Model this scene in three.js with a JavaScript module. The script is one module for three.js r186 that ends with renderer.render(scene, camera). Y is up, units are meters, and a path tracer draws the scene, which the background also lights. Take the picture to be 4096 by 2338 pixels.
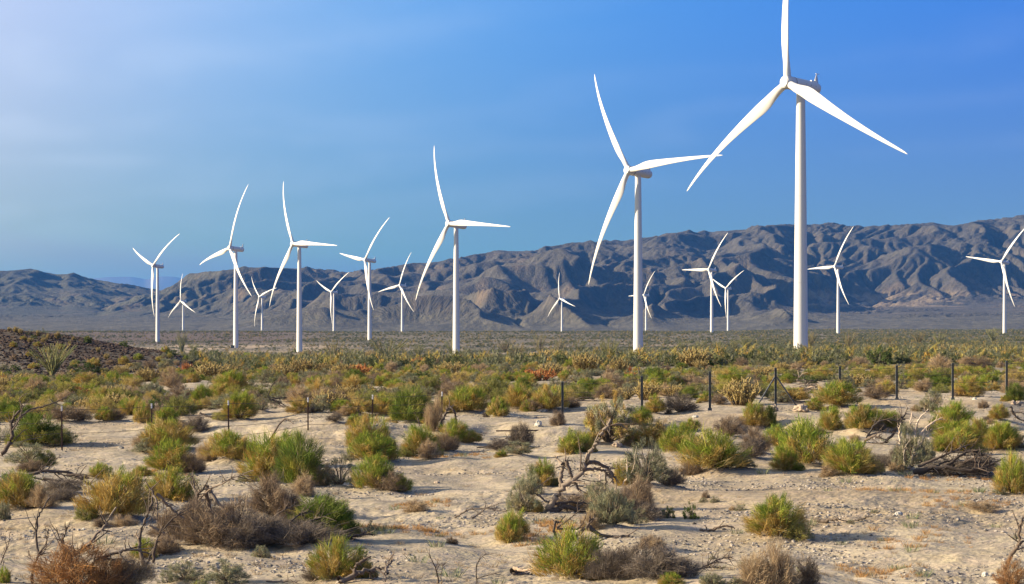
import * as THREE from 'three';
import { mergeGeometries } from 'three/addons/utils/BufferGeometryUtils.js';
import { createNoise2D, createNoise3D } from 'simplex-noise';

// ---------------------------------------------------------------- camera, sky, sun, exposure
const scene = new THREE.Scene();
const EYE = 3.4, F = 10000, CX = 2048, HORIZON = 1312;            // lens measured on the 4096 x 2338 photograph
const camera = new THREE.PerspectiveCamera(2 * Math.atan(1169 / F) * 180 / Math.PI, 4096 / 2338, 1, 120000);
camera.position.set(0, EYE, 0);
camera.lookAt(0, EYE, -100);
camera.setViewOffset(4096, 2338, 0, 1169 - HORIZON, 4096, 2338);
const renderer = new THREE.WebGLRenderer();
renderer.toneMapping = THREE.LinearToneMapping;
renderer.toneMappingExposure = 2.35;
renderer.shadowMap.enabled = true;
const SUN_UP = 20 * Math.PI / 180, SUN_FRONT = 2 * Math.PI / 180;   // low sun on the left, a little behind the camera
const sunDir = new THREE.Vector3(-Math.cos(SUN_UP) * Math.cos(SUN_FRONT), Math.sin(SUN_UP), Math.cos(SUN_UP) * Math.sin(SUN_FRONT));
const sun = new THREE.DirectionalLight(new THREE.Color().setRGB(1, 0.83, 0.58), 5);
sun.position.copy(sunDir).multiplyScalar(4000); sun.castShadow = true;
sun.shadow.mapSize.set(4096, 4096);
Object.assign(sun.shadow.camera, { left: -400, right: 400, top: 400, bottom: -400, near: 1, far: 9000 });
scene.add(sun, sun.target);

function rng(seed) { let a = seed >>> 0; return () => { a = (a + 0x6D2B79F5) | 0; let t = Math.imul(a ^ (a >>> 15), 1 | a); t = (t + Math.imul(t ^ (t >>> 7), 61 | t)) ^ t; return ((t ^ (t >>> 14)) >>> 0) / 4294967296; }; }
const n2 = createNoise2D(rng(11)), n2b = createNoise2D(rng(12)), n3 = createNoise3D(rng(13));
const fbm = (x, y, o = 4) => { let s = 0, a = 0.5; for (let i = 0; i < o; i++) { s += a * n2(x, y); x = x * 2.03 + 7.1; y = y * 2.03 - 3.7; a *= 0.5; } return s; };
const clamp = (x, a, b) => Math.min(b, Math.max(a, x)), lerp = (a, b, t) => a + (b - a) * t;
const smooth = (a, b, x) => { const t = clamp((x - a) / (b - a), 0, 1); return t * t * (3 - 2 * t); };

{ // clear late-afternoon sky: paler towards the horizon and towards the sun, thin cirrus veils
  const W = 2048, H = 1024, data = new Float32Array(W * H * 4), v = new THREE.Vector3();
  for (let j = 0; j < H; j++) {
    const el = (j + 0.5) / H * Math.PI - Math.PI / 2, y = Math.sin(el), c = Math.cos(el);
    for (let i = 0; i < W; i++) {
      const az = ((i + 0.5) / W - 0.5) * 2 * Math.PI;
      v.set(Math.cos(az) * c, y, Math.sin(az) * c);
      const e = Math.max(el, 0) * 180 / Math.PI, mu = v.dot(sunDir);
      const low = Math.exp(-e / 4.5);                                  // air along the horizon
      const gs = Math.exp((79 - Math.acos(clamp(mu, -1, 1)) * 180 / Math.PI) / 3.7), glow = 2.8 * gs / (1 + 1.8 * gs) * (1 - 0.6 * low), wide = Math.pow(gs, 0.62), gg = 2.8 * wide / (1 + 1.8 * wide) * (1 - 0.6 * low), gb = 1.3 * (1 - Math.exp(-Math.exp((91 - Math.acos(clamp(mu, -1, 1)) * 180 / Math.PI) / 9)));   // brightening towards the sun
      let r = 0.0 + 0.15 * low + 0.265 * glow + 0.004 * gb, g = 0.070 + 0.118 * low + 0.24 * gg + 0.02 * gb * (1 - low), b = 0.375 - 0.36 * Math.pow(low, 1.5) + 0.035 * glow + 0.07 * gb * (1 - low);
      const high = 0.42 + 0.58 * Math.exp(-Math.max(0, e - 8) / 20); r *= high; g *= high; b *= high;   // the deep blue overhead
      const k = 1 / (y + 0.10);                                        // cirrus sheet seen in perspective
      const cx = v.x * k, cz = v.z * k;
      const veil = smooth(0.0, 0.9, fbm(cx * 0.5 + cz * 0.35 + 0.5 * n2b(cx * 0.6, cz * 0.5), cz * 1.5 - cx * 1.1 + 0.35 * n2(cx, cz), 6) + 0.2 + 0.3 * n2b(cx * 0.3, cz * 0.3 + 4)) * smooth(0.5, 4, e) * 0.16 * (0.25 + 0.9 * clamp(glow, 0, 1.5));
      r = lerp(r, 0.52, veil); g = lerp(g, 0.56, veil); b = lerp(b, 0.62, veil);
      r *= 0.89; g *= 0.89; b *= 0.9; const o = (j * W + i) * 4; data[o] = r; data[o + 1] = g; data[o + 2] = b; data[o + 3] = 1;
    }
  }
  const t = new THREE.DataTexture(data, W, H, THREE.RGBAFormat, THREE.FloatType);
  t.mapping = THREE.EquirectangularReflectionMapping; t.magFilter = t.minFilter = THREE.LinearFilter; t.needsUpdate = true;
  scene.background = t; scene.environment = t;
}
scene.fog = new THREE.FogExp2(new THREE.Color(0.06, 0.32, 1.0), 2.2e-5);

// ---------------------------------------------------------------- helpers
const taken = {};
function numbered(n) { const k = taken[n] = (taken[n] ?? -1) + 1; return k ? `${n}_${String(k).padStart(3, '0')}` : n; }
function tag(o, label, category, group, kind) { if (label) o.userData.label = label; if (category) o.userData.category = category; if (group) o.userData.group = group; if (kind) o.userData.kind = kind; return o; }
function mesh(name, geometry, material, parent, top = false) {
  const m = new THREE.Mesh(geometry, material); m.name = top ? numbered(name) : name; m.castShadow = m.receiveShadow = true; (parent || scene).add(m); return m;
}
function thing(name, label, category, pos, group) { const g = new THREE.Group(); g.name = numbered(name); if (pos) g.position.copy(pos); tag(g, label, category, group); scene.add(g); return g; }
const mat = (o) => new THREE.MeshStandardMaterial({ roughness: 0.95, metalness: 0, side: THREE.DoubleSide, ...o });
const lin = (r, g, b) => new THREE.Color().setRGB(r, g, b);

// triangle collector with a colour per strand or joint
class Tris {
  constructor() { this.p = []; this.c = []; this.i = []; }
  v(x, y, z, c) { this.p.push(x, y, z); this.c.push(c[0], c[1], c[2]); return this.p.length / 3 - 1; }
  // a thin blade: two bends, pointed tip
  strand(a, b, bend, w, side, c) {
    const m = [(a[0] + b[0]) / 2 + bend[0], (a[1] + b[1]) / 2 + bend[1], (a[2] + b[2]) / 2 + bend[2]], h = w / 2, s = side;
    const i0 = this.v(a[0] - s[0] * h, a[1] - s[1] * h, a[2] - s[2] * h, c), i1 = this.v(a[0] + s[0] * h, a[1] + s[1] * h, a[2] + s[2] * h, c);
    const i2 = this.v(m[0] - s[0] * h, m[1] - s[1] * h, m[2] - s[2] * h, c), i3 = this.v(m[0] + s[0] * h, m[1] + s[1] * h, m[2] + s[2] * h, c), i4 = this.v(b[0], b[1], b[2], c);
    this.i.push(i0, i1, i3, i0, i3, i2, i2, i3, i4);
  }
  tube(pts, radii, sides, c, capEnd = true) {
    const up = new THREE.Vector3(), d = new THREE.Vector3(), u = new THREE.Vector3(), w = new THREE.Vector3();
    let prev = null;
    for (let k = 0; k < pts.length; k++) {
      d.subVectors(pts[Math.min(k + 1, pts.length - 1)], pts[Math.max(k - 1, 0)]).normalize();
      up.set(Math.abs(d.y) > 0.9 ? 1 : 0, Math.abs(d.y) > 0.9 ? 0 : 1, 0);
      u.crossVectors(d, up).normalize(); w.crossVectors(d, u);
      const ring = [];
      for (let s = 0; s < sides; s++) { const a = s / sides * 2 * Math.PI, r = radii[k], x = Math.cos(a) * r, y = Math.sin(a) * r; ring.push(this.v(pts[k].x + u.x * x + w.x * y, pts[k].y + u.y * x + w.y * y, pts[k].z + u.z * x + w.z * y, c)); }
      if (prev) for (let s = 0; s < sides; s++) { const t = (s + 1) % sides; this.i.push(prev[s], prev[t], ring[t], prev[s], ring[t], ring[s]); }
      prev = ring;
    }
    if (capEnd) { const e = pts[pts.length - 1], i = this.v(e.x + d.x * radii[radii.length - 1], e.y + d.y * radii[radii.length - 1], e.z + d.z * radii[radii.length - 1], c); for (let s = 0; s < sides; s++) this.i.push(prev[s], prev[(s + 1) % sides], i); }
  }
  geo() {
    if (!this.i.length) return null;
    const g = new THREE.BufferGeometry();
    g.setAttribute('position', new THREE.Float32BufferAttribute(this.p, 3)); g.setAttribute('color', new THREE.Float32BufferAttribute(this.c, 3)); g.setIndex(this.i); g.computeVertexNormals(); return g;
  }
}
const vary = (R, c, s = 0.25) => { const k = 1 + (R() - 0.5) * 2 * s, j = 1 + (R() - 0.5) * s * 0.5; return [c[0] * k * j, c[1] * k, c[2] * k / j]; };
const pick = (R, a) => a[Math.floor(R() * a.length) % a.length];
const unit = (R) => { const z = R() * 2 - 1, a = R() * 2 * Math.PI, r = Math.sqrt(1 - z * z); return [r * Math.cos(a), z, r * Math.sin(a)]; };

// ---------------------------------------------------------------- lie of the land (metres; x right, -z away)
const TD = [12, 35, 60, 75, 100, 130, 160, 200, 250, 300, 400, 600, 745, 1000, 1100, 1470, 1850, 2050, 2500, 2640, 2800, 3100, 3400, 4000, 5000, 6500, 8000].map(Math.log);
const TX = [600, 1500, 2500, 3200, 4000];
const TH = [
  [0, 0, 0, 0, 0, 0, -.2, -.6, -1.1, -1.6, -2.8, -5, -6.4, -8.8, -9.7, -12.6, -13, -12.6, -11.8, -11.4, -7, -1.8, -2, -14, -24, -22, -16],
  [0, 0, 0, .05, .2, .2, 0, -.4, -.9, -1.4, -2.6, -5, -6.6, -9.6, -10.8, -15, -15.2, -13.5, -8.8, -7.5, -5, -2.2, -3, -15, -22, -20, -16],
  [0, 0, .05, .1, .3, .3, .1, -.2, -.6, -1.1, -2, -4.2, -5.8, -8.6, -9.4, -12, -12, -10.5, -7, -6, -4, -2.2, -2.2, -9, -16, -15, -10],
  [0, 0, .1, .2, .4, .4, .2, -.1, -.4, -.8, -1.8, -3.3, -4.1, -5.5, -6, -7, -7, -6.5, -5.5, -5, -4.4, -3.5, -2.2, 0, -4, -4, 0],
  [0, 0, .1, .25, .5, .45, .3, 0, -.3, -.7, -1.6, -3, -3.8, -5, -5.4, -6, -6, -5.6, -4.6, -4, -3.3, -2.6, -1.6, 0, -3, -2, 4]];
const HILL = [[-3000, 1300], [-400, 1312], [0, 1324], [60, 1327], [150, 1337], [260, 1348], [350, 1364], [430, 1382], [520, 1398], [620, 1412], [750, 1428], [900, 1450]];
const table = (t, x) => { let i = 0; while (i < t.length - 2 && x > t[i + 1][0]) i++; const k = clamp((x - t[i][0]) / (t[i + 1][0] - t[i][0]), 0, 1); return lerp(t[i][1], t[i + 1][1], k); };
const colOf = (x, D) => CX + F * x / Math.max(D, 12);
const mounds = [];                                                   // sand heaped round shrubs: [x, z, radius, height]
const cells = new Map();
function addMound(x, z, r, h) { const m = [x, z, r, h]; mounds.push(m); for (let i = Math.floor((x - 2.2 * r) / 4); i <= Math.floor((x + 2.2 * r) / 4); i++) for (let j = Math.floor((z - 2.2 * r) / 4); j <= Math.floor((z + 2.2 * r) / 4); j++) { const k = i * 10000 + j; if (!cells.has(k)) cells.set(k, []); cells.get(k).push(m); } }
function ground(x, z) {
  const D = Math.max(-z, 4), px = colOf(x, D), l = Math.log(Math.max(D, 12));
  let i = 0; while (i < TD.length - 2 && l > TD[i + 1]) i++;
  let j = 0; while (j < TX.length - 2 && px > TX[j + 1]) j++;
  const u = smooth(0, 1, clamp((l - TD[i]) / (TD[i + 1] - TD[i]), 0, 1)) * 0.4 + 0.6 * clamp((l - TD[i]) / (TD[i + 1] - TD[i]), 0, 1), t = smooth(TX[j], TX[j + 1], px);
  let y = lerp(lerp(TH[j][i], TH[j][i + 1], u), lerp(TH[j + 1][i], TH[j + 1][i + 1], u), t);
  // stony hill on the left
  const crest = EYE + (HORIZON - table(HILL, px)) * 262 / F;
  const hill = smooth(196, 262, D + 5 * n2(x * 0.05, z * 0.05)) * (1 - smooth(285, 430, D)) * (1 - smooth(650, 900, px));
  y = lerp(y, Math.max(y, crest * (D / 262) ** 0), hill);
  // sand bank along the fence
  const edge = 75 + 4 * n2(x * 0.09 + 5, 1.5) + 1.5 * n2(x * 0.35, 8);
  const band = smooth(300, 900, px) * (1 - smooth(3900, 4300, px));
  y += band * 0.32 * smooth(edge, edge + 3.2, D) * (1 - smooth(88, 118, D));
  // hummocks, ripples and trodden sand
  const fade = 1 - smooth(140, 420, D);
  if (fade > 0) {
    y += fade * (0.10 * n2(x * 0.16, z * 0.11) + 0.055 * n2(x * 0.5 + 9, z * 0.35));
    if (D < 130) {
      const rough = 0.35 + 0.9 * smooth(-0.2, 0.6, n2(x * 0.12 + 40, z * 0.08)) ;
      y += rough * (0.013 * n2(x * 1.7, z * 1.1 + 3) + 0.009 * n2(x * 4.1, z * 3.1) + 0.009 * n2b(x * 9, z * 6));
      const trod = smooth(2800, 3300, px) * (1 - smooth(38, 44, D));     // trampled patch by the lower right
      if (trod > 0) { const u = x * 0.86 + z * 0.5, w = z * 0.86 - x * 0.5; y += trod * (0.06 * Math.max(0, n2(u * 0.8 + 2, w * 0.9) - 0.3) + 0.035 * Math.max(0, n2b(u * 0.9, w * 3.4) - 0.2) * smooth(-0.3, 0.4, n2(x * 0.5, z * 0.3 + 5))); }
    }
  } else y += Math.min(D / 2500, 1) * 0.9 * fbm(x * 0.006, z * 0.004, 3) + 0.25 * n2(x * 0.03, z * 0.03);
  const near = cells.get(Math.floor(x / 4) * 10000 + Math.floor(z / 4));
  if (near) { let s = 0; for (const m of near) { const d = ((x - m[0]) ** 2 + (z - m[1]) ** 2) / (m[2] * m[2]); if (d < 4.5) s = Math.max(s, m[3] * Math.exp(-d * 1.1)); } y += s; }
  return y;
}
// where the sight line through photo pixel (px, py) meets the ground; at a given depth instead if D is given
function spot(px, py) {
  let lo = 14, hi = 14;
  const gap = (D) => EYE + (HORIZON - py) * D / F - ground((px - CX) * D / F, -D);
  while (hi < 3600 && gap(hi) > 0) { lo = hi; hi *= 1.02; }
  for (let k = 0; k < 22; k++) { const m = (lo + hi) / 2; if (gap(m) > 0) lo = m; else hi = m; }
  const x = (px - CX) * lo / F; return new THREE.Vector3(x, ground(x, -lo), -lo);
}
const at = (px, py, D) => new THREE.Vector3((px - CX) * D / F, EYE + (HORIZON - py) * D / F, -D);
// ---------------------------------------------------------------- what grows there, read off the photograph in eight enlarged tiles
// tile: [left, top] in photo pixels, enlarged 2.491 times; entries: kind, x, y of the base, width, height (tile pixels), look
const TILE = { A: [0, 1250], B: [1024, 1250], C: [2048, 1250], D: [3072, 1250], E: [0, 1754], F: [1024, 1754], G: [2048, 1754], H: [3072, 1754] }, Z = 2551 / 1024;
const tp = (t, x, y) => [TILE[t][0] + x / Z, TILE[t][1] + y / Z];
// b broom shrub (look: 0 green, 1 green above gold, 2 golden, 3 dark green), s grey-green saltbush, d dry twiggy shrub (0 tan, 1 brown, 2 dark grey), r rust, c creosote, k cholla, o ocotillo, x orange cholla
const PLANTS = {
  A: 'o,515,640,470,330,0 c,840,605,300,140,0 c,870,312,100,95,0 c,1230,345,110,70,0 x,770,852,190,90,0 x,1850,582,100,62,0 x,30,690,90,60,0 b,400,738,200,92,0 b,620,762,190,112,0 b,860,724,260,130,2 b,1120,722,170,145,1 b,1000,945,260,185,1 s,1200,892,160,95,1 d,1330,862,200,112,0 s,1520,855,260,150,0 d,1800,888,330,150,1 b,1290,742,200,100,0 k,1470,692,175,112,0 k,1210,622,125,75,0 d,1700,772,210,205,0 k,2110,662,300,125,0 k,2290,600,150,75,0 b,1780,662,150,82,0 b,1920,702,150,112,2 b,2280,684,180,92,0 b,2300,804,350,205,1 b,500,914,190,125,0 b,2000,954,230,225,1 s,150,905,260,150,1 b,80,1075,270,205,3 b,380,1348,480,300,3 s,60,1300,200,170,1 b,680,1014,190,105,0 d,600,1104,330,155,1 d,800,1094,250,155,0 b,1040,1094,210,135,0 d,1160,1084,200,112,1 b,1420,1114,190,225,2 b,1640,1134,280,185,1 d,1950,1206,280,175,2 b,1690,1380,500,245,2 b,2380,1085,340,265,1 s,1370,575,160,85,0 b,330,560,120,60,2 s,230,650,200,90,0 d,140,480,90,70,1 b,1230,520,130,80,2 d,1480,560,120,90,1 s,1650,560,170,110,0 c,2150,470,170,110,0 c,1700,430,150,80,0 o,1810,420,150,230,0 o,1930,415,140,110,0 k,2400,470,90,70,0 b,2450,480,150,80,0 d,1100,520,90,60,1 b,1380,470,110,60,0 b,1590,490,100,50,2 k,1060,470,50,50,0 k,975,400,40,45,0 k,150,200,45,50,0 k,90,195,35,40,0 k,200,215,40,45,0 k,375,240,35,50,0 k,475,270,30,50,0 k,568,270,42,62,0 k,728,285,30,35,0 k,435,300,50,40,0 k,300,300,50,40,0 c,330,265,80,50,0 b,130,350,90,60,2 b,370,340,90,50,2 b,600,370,110,60,2 b,290,440,80,50,2 b,480,400,70,50,2 s,30,600,140,90,0 c,150,580,120,70,0',
  E: 's,280,300,420,235,0 b,195,700,480,325,1 s,20,820,150,210,0 b,1180,800,660,400,2 b,990,410,260,135,0 r,740,1470,720,420,0 d,1310,1475,430,260,0 b,1430,1190,240,185,0 s,1850,1450,420,190,0 s,2250,1470,480,200,0 b,40,1440,130,155,0 d,1950,1080,460,400,1 d,2330,1070,440,460,1 d,1230,880,240,115,0 d,2050,240,210,180,0 b,1690,345,470,265,0 b,1700,640,430,330,1 b,2280,225,440,260,1 d,300,350,260,110,1 d,620,640,300,110,2 d,1000,880,160,90,1 d,2150,1110,640,330,1 d,1720,1010,380,280,1 d,2480,1120,420,300,2 d,1650,1140,300,170,1 d,600,560,420,130,2 d,150,480,300,120,2 r,1080,1480,420,300,0 d,2000,860,380,260,1',
  B: 's,100,706,220,150,0 b,100,645,200,112,0 k,300,634,190,105,1 k,460,624,260,145,1 k,850,645,250,122,1 k,660,600,160,80,1 x,1040,645,200,112,0 x,1620,562,120,92,0 x,960,512,60,42,0 x,1800,482,62,36,0 x,1890,494,50,42,0 x,2020,502,42,32,0 o,1310,505,440,255,0 c,2030,462,150,70,0 o,2060,470,150,110,0 o,780,485,240,205,1 o,1620,465,140,150,0 o,1950,455,160,190,0 o,940,485,150,130,0 o,2480,405,160,130,1 b,570,765,180,115,0 b,640,866,270,205,2 s,240,806,250,105,0 d,800,795,160,155,1 b,980,806,290,165,2 s,1130,812,200,112,1 d,990,864,180,84,1 b,1380,774,260,92,1 c,1630,674,240,112,0 b,1510,645,150,102,0 b,1300,695,180,92,2 s,1540,735,260,102,0 b,1760,765,170,92,0 d,1870,756,180,112,1 k,1960,624,200,112,0 b,2090,635,130,92,0 b,2190,654,160,82,1 c,2350,545,260,102,0 s,2300,764,280,130,1 b,2380,754,200,92,3 b,2100,1010,420,245,1 b,2420,1050,240,195,1 d,2200,996,150,122,0 b,440,1016,260,162,2 s,640,1005,220,185,0 d,780,1096,200,102,2 b,840,1005,230,122,0 b,1020,1025,280,165,2 b,1280,1036,300,205,2 b,1540,1118,400,355,3 d,1770,1196,180,335,0 b,990,1136,180,112,1 b,1110,1376,420,315,2 c,150,470,200,60,0 d,560,480,150,70,1 k,490,470,110,70,0 k,1140,460,110,60,0 s,1400,580,160,110,0 d,1750,560,220,110,1 d,1350,600,130,110,0 b,1230,590,140,80,0 s,560,680,260,110,0 s,720,640,190,90,0 d,1230,660,120,60,1 s,2150,460,200,80,0 s,2480,610,160,120,0 b,2500,690,150,90,0 b,1960,1000,130,80,0',
  F: 'b,130,440,470,405,0 b,430,490,480,450,3 s,830,490,320,285,1 d,470,570,220,205,0 b,680,980,520,365,3 d,150,800,440,420,1 b,800,1420,480,410,1 b,1170,240,430,240,0 b,1180,520,400,315,1 b,1640,190,320,280,1 d,1720,215,210,170,0 b,1960,50,320,200,0 d,1900,140,230,170,1 d,2420,130,250,110,2 d,1600,728,250,118,0 b,2510,1030,230,285,1 s,1140,955,90,130,0 d,1955,1055,120,80,1 d,300,1000,500,160,2 s,60,1190,200,130,0 d,80,1090,560,280,2 d,520,1100,640,210,2 d,900,1010,360,130,2 b,620,900,420,260,3 d,330,820,300,260,1 b,300,300,380,300,0',
  C: 'b,180,584,180,95,2 b,480,545,120,72,2 b,600,555,150,92,0 k,740,604,240,155,0 k,330,505,220,102,0 k,470,494,160,92,0 k,1070,612,140,132,0 o,970,525,200,270,0 c,1275,425,190,70,0 o,1300,430,130,120,0 o,270,425,220,205,1 o,470,405,180,150,1 o,680,425,180,150,0 o,50,455,250,140,1 o,1710,392,150,112,0 o,1880,392,130,112,0 o,2050,394,110,112,0 o,2220,384,110,112,0 o,2330,394,150,155,0 d,970,564,80,52,0 x,1165,594,62,52,0 x,280,685,260,105,0 x,1180,642,130,42,0 k,1820,545,260,155,0 k,1430,474,170,72,0 k,2050,484,120,82,0 k,2360,444,120,62,0 d,370,625,260,112,2 b,60,685,160,92,0 b,150,724,180,112,0 s,640,705,180,112,0 b,520,695,150,102,0 s,740,724,150,155,0 d,960,724,240,122,0 b,800,816,280,122,3 b,1150,735,200,112,0 b,1430,796,240,175,1 b,1600,735,130,92,0 s,1940,706,230,165,1 d,1780,765,260,132,0 b,2200,786,280,205,1 k,2290,924,290,215,0 d,2070,924,180,112,1 b,1930,896,150,102,0 b,80,966,350,235,2 b,380,988,380,245,2 d,460,1128,150,165,1 d,600,960,170,100,1 s,960,1340,520,520,2 b,1290,1118,230,155,0 b,1430,1016,230,185,1 d,1680,1016,330,205,2 d,2160,1256,330,195,1 b,2420,1148,280,245,1 b,1420,1340,400,235,2 b,1680,1408,350,245,0 b,1790,1190,200,130,1 d,2430,1410,280,250,1 d,80,1336,230,205,2 c,1070,490,140,80,0 s,1230,470,150,90,0 d,1300,540,150,90,1 d,1170,520,120,70,0 s,1580,520,170,110,1 d,2300,540,150,100,1 d,2110,530,110,70,1 c,2480,430,130,100,0 s,2480,560,150,150,1 b,1960,540,120,70,3 b,2060,580,120,60,1 b,1700,560,130,60,3 c,150,470,170,90,0 s,1350,500,180,100,0 b,1770,690,160,110,0 b,2350,700,150,110,1 b,1480,640,160,80,0',
  G: 's,100,750,310,340,0 b,320,490,280,245,1 s,1330,490,500,430,1 b,1130,480,220,240,2 s,850,650,260,210,0 s,1000,890,420,380,0 d,1250,720,320,300,1 s,1200,880,300,220,1 c,1785,805,180,185,0 c,1560,795,160,135,0 b,620,1420,700,470,1 d,1250,1400,480,340,2 d,1400,1090,260,125,0 b,1590,1465,230,120,0 s,2010,1465,240,140,0 s,2220,1465,160,90,0 d,2430,1470,310,370,0 b,2010,340,620,335,0 b,610,168,350,200,0 d,2400,210,280,200,2 s,1900,640,90,60,0 s,2030,640,100,70,0 d,1930,600,80,80,1 s,2280,725,130,75,0 d,2200,720,80,50,0 s,2000,1210,80,60,0 b,30,970,260,240,0 d,900,760,300,180,0 s,60,180,330,130,0 d,1450,1430,620,300,2 d,1000,1420,420,280,2 d,1650,1400,420,180,2 d,1120,800,360,280,1 s,1420,420,300,360,1 d,600,740,420,160,1 d,1350,820,320,170,2 s,200,560,240,260,0',
  H: 'b,80,990,500,365,1 b,400,295,560,440,1 b,820,372,410,310,1 d,1070,330,200,190,2 s,1400,330,280,480,0 b,2450,572,350,410,1 b,1900,140,380,220,1 d,100,1470,340,420,0 d,400,1470,260,300,1 r,2420,1470,300,260,0 b,2350,130,330,240,1 d,2150,735,300,90,0 d,680,190,200,120,2 s,820,850,90,50,0 s,2480,1000,90,50,0 s,1060,740,90,35,0 d,1800,380,460,150,2 d,2100,360,360,150,2 d,1250,300,260,170,2 s,1550,250,240,260,0 b,180,330,260,230,1',
  D: 'c,1130,524,350,215,0 c,330,442,260,112,0 c,210,432,170,90,0 c,700,404,300,90,0 s,170,534,220,105,1 d,370,484,110,46,0 d,550,484,100,52,0 b,470,518,95,54,3 d,565,534,85,52,0 k,370,434,100,42,0 k,740,474,150,72,0 k,1780,404,250,66,0 k,2050,424,200,66,0 k,2260,420,120,60,0 k,1490,470,140,50,0 o,430,364,150,170,1 o,800,374,170,180,1 o,1500,334,170,150,1 o,1710,334,150,130,0 o,2240,304,170,155,0 o,1200,334,150,102,1 d,900,534,200,105,0 d,1500,434,200,52,0 d,1720,596,260,175,0 d,1440,564,170,72,1 b,2390,474,150,72,0 b,2450,424,130,62,0 d,2100,564,260,122,1 b,560,664,250,105,2 b,1140,664,330,125,1 b,1500,664,250,112,2 b,1660,720,200,112,3 b,1980,656,330,135,1 b,2270,686,150,92,0 b,2420,610,160,90,1 s,620,744,120,62,0 s,830,806,150,115,1 b,680,960,480,245,1 d,1080,886,280,145,1 b,1170,836,220,150,2 d,1550,796,200,122,0 b,2000,850,300,205,1 b,2470,900,200,185,3 b,250,906,330,135,2 b,2310,1078,220,155,1 s,1620,1010,260,235,0 b,960,1180,340,235,1 b,1200,1160,300,150,0 b,620,1190,240,235,1 b,80,1345,250,205,1 d,870,1306,120,92,0 b,1840,1170,330,255,1 b,1870,1370,400,235,1 b,2100,1320,300,235,1 b,2350,1380,340,265,1 b,20,1140,130,205,3 d,2150,960,110,90,1 s,60,440,160,80,0 d,620,470,120,60,1 s,900,440,150,90,1 d,1330,450,130,60,1 d,1990,520,160,80,0 c,2330,400,160,80,0 b,2280,640,140,70,1 b,1370,730,160,110,1 d,1270,650,90,60,1 b,420,640,160,80,1',
};
const plants = [];
for (const t in PLANTS) for (const e of PLANTS[t].split(' ')) {
  const [kind, x, y, w, h, look] = e.split(',').map((s, i) => i ? +s : s), [px, py] = tp(t, x, y);
  plants.push({ kind, px, py, w: w / Z, h: h / Z, look });
}
for (const p of plants) { const g = spot(p.px, p.py); p.D = -g.z; p.x = g.x; p.z = g.z; p.wm = p.w * p.D / F; p.hm = p.h * p.D / F; }
{ // smaller growth crowding the skirts of the larger bushes
  const R = rng(57), more = [];
  for (const p of plants) if (p.D < 115 && p.wm > 0.55 && 'bs'.includes(p.kind)) for (let k = R() < 0.5 ? 1 : 2; k > 0; k--) {
    const side = R() < 0.5 ? -1 : 1, wm = p.wm * (0.35 + 0.35 * R()), x = p.x + side * p.wm * (0.36 + 0.22 * R()), z = p.z + (R() - 0.35) * p.wm * 0.7, D = -z, q = R();
    const kind = q < 0.28 ? 'b' : q < 0.48 ? 's' : q < 0.72 ? 'g' : 'd', look = kind === 'b' || kind === 'g' ? [0, 1, 2][Math.floor(R() * 3)] : kind === 's' ? +(R() < 0.4) : Math.floor(R() * 3), h = 0.5 + 0.25 * R();
    more.push({ kind, look, D, x, z, wm, hm: wm * h, w: wm * F / D, h: wm * h * F / D, px: colOf(x, D), py: HORIZON + (EYE - ground(x, z)) * F / D, fill: true });
  }
  plants.push(...more);
}
{ // the rest of the thick growth between the fence and the plain
  const R = rng(31), gap = (px, py, w) => plants.every((p) => Math.abs(p.px - px) > (p.w + w) * 0.27 || Math.abs(p.py - py) > 7 + w * 0.05);
  for (let k = 0; k < 9000 && plants.length < 1130; k++) {
    const D = 84 * Math.pow(3.3, Math.pow(R(), 0.9)), px = -60 + 4220 * R(), x = (px - CX) * D / F, z = -D, y = ground(x, z), py = HORIZON + (EYE - y) * F / D, q = R();
    const kind = q < 0.16 ? 'b' : q < 0.32 ? 's' : q < 0.46 ? 'd' : q < 0.93 ? 'g' : q < 0.96 ? 'c' : 'k', wm = (kind === 'k' ? 0.8 : 0.75) + 0.75 * R() * R(), w = wm * F / D;
    if (D < 72 + px * 0.0075 || n2(x * 0.045 + 8, z * 0.03) < -0.22 || (Math.abs(px - 3230) < 130 && py > 1555 && py < 1660) || (Math.abs(px - 2967) < 90 && py > 1600 && py < 1720) || (D > 196 && px < 640 && R() < 0.92) || !gap(px, py, w)) continue;
    const look = kind === 'b' ? [0, 1, 1, 2, 2, 3][Math.floor(R() * 6)] : kind === 's' ? +(R() < 0.35) : kind === 'g' ? Math.floor(R() * 3) : kind === 'd' ? [0, 0, 1][Math.floor(R() * 3)] : 0;
    plants.push({ kind, px, py, w, h: w * (0.5 + 0.22 * R()), look, D, x, z, wm, hm: wm * (0.5 + 0.22 * R()), fill: true });
  }
}
for (const p of plants) if (p.D < 150 && p.wm > 0.5 && 'bsdg'.includes(p.kind)) addMound(p.x, p.z, p.wm * 0.42, Math.min(0.2, p.wm * 0.09));
// ---------------------------------------------------------------- textures
function noiseTexture(size, fn, srgb) {
  const d = new Uint8Array(size * size * 4);
  for (let j = 0; j < size; j++) for (let i = 0; i < size; i++) { const c = fn(i / size, j / size), o = (j * size + i) * 4; d[o] = clamp(c[0], 0, 1) * 255; d[o + 1] = clamp(c[1], 0, 1) * 255; d[o + 2] = clamp(c[2], 0, 1) * 255; d[o + 3] = 255; }
  const t = new THREE.DataTexture(d, size, size); t.wrapS = t.wrapT = THREE.RepeatWrapping; t.magFilter = t.minFilter = THREE.LinearFilter; if (srgb) t.colorSpace = THREE.SRGBColorSpace; t.needsUpdate = true; return t;
}
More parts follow.
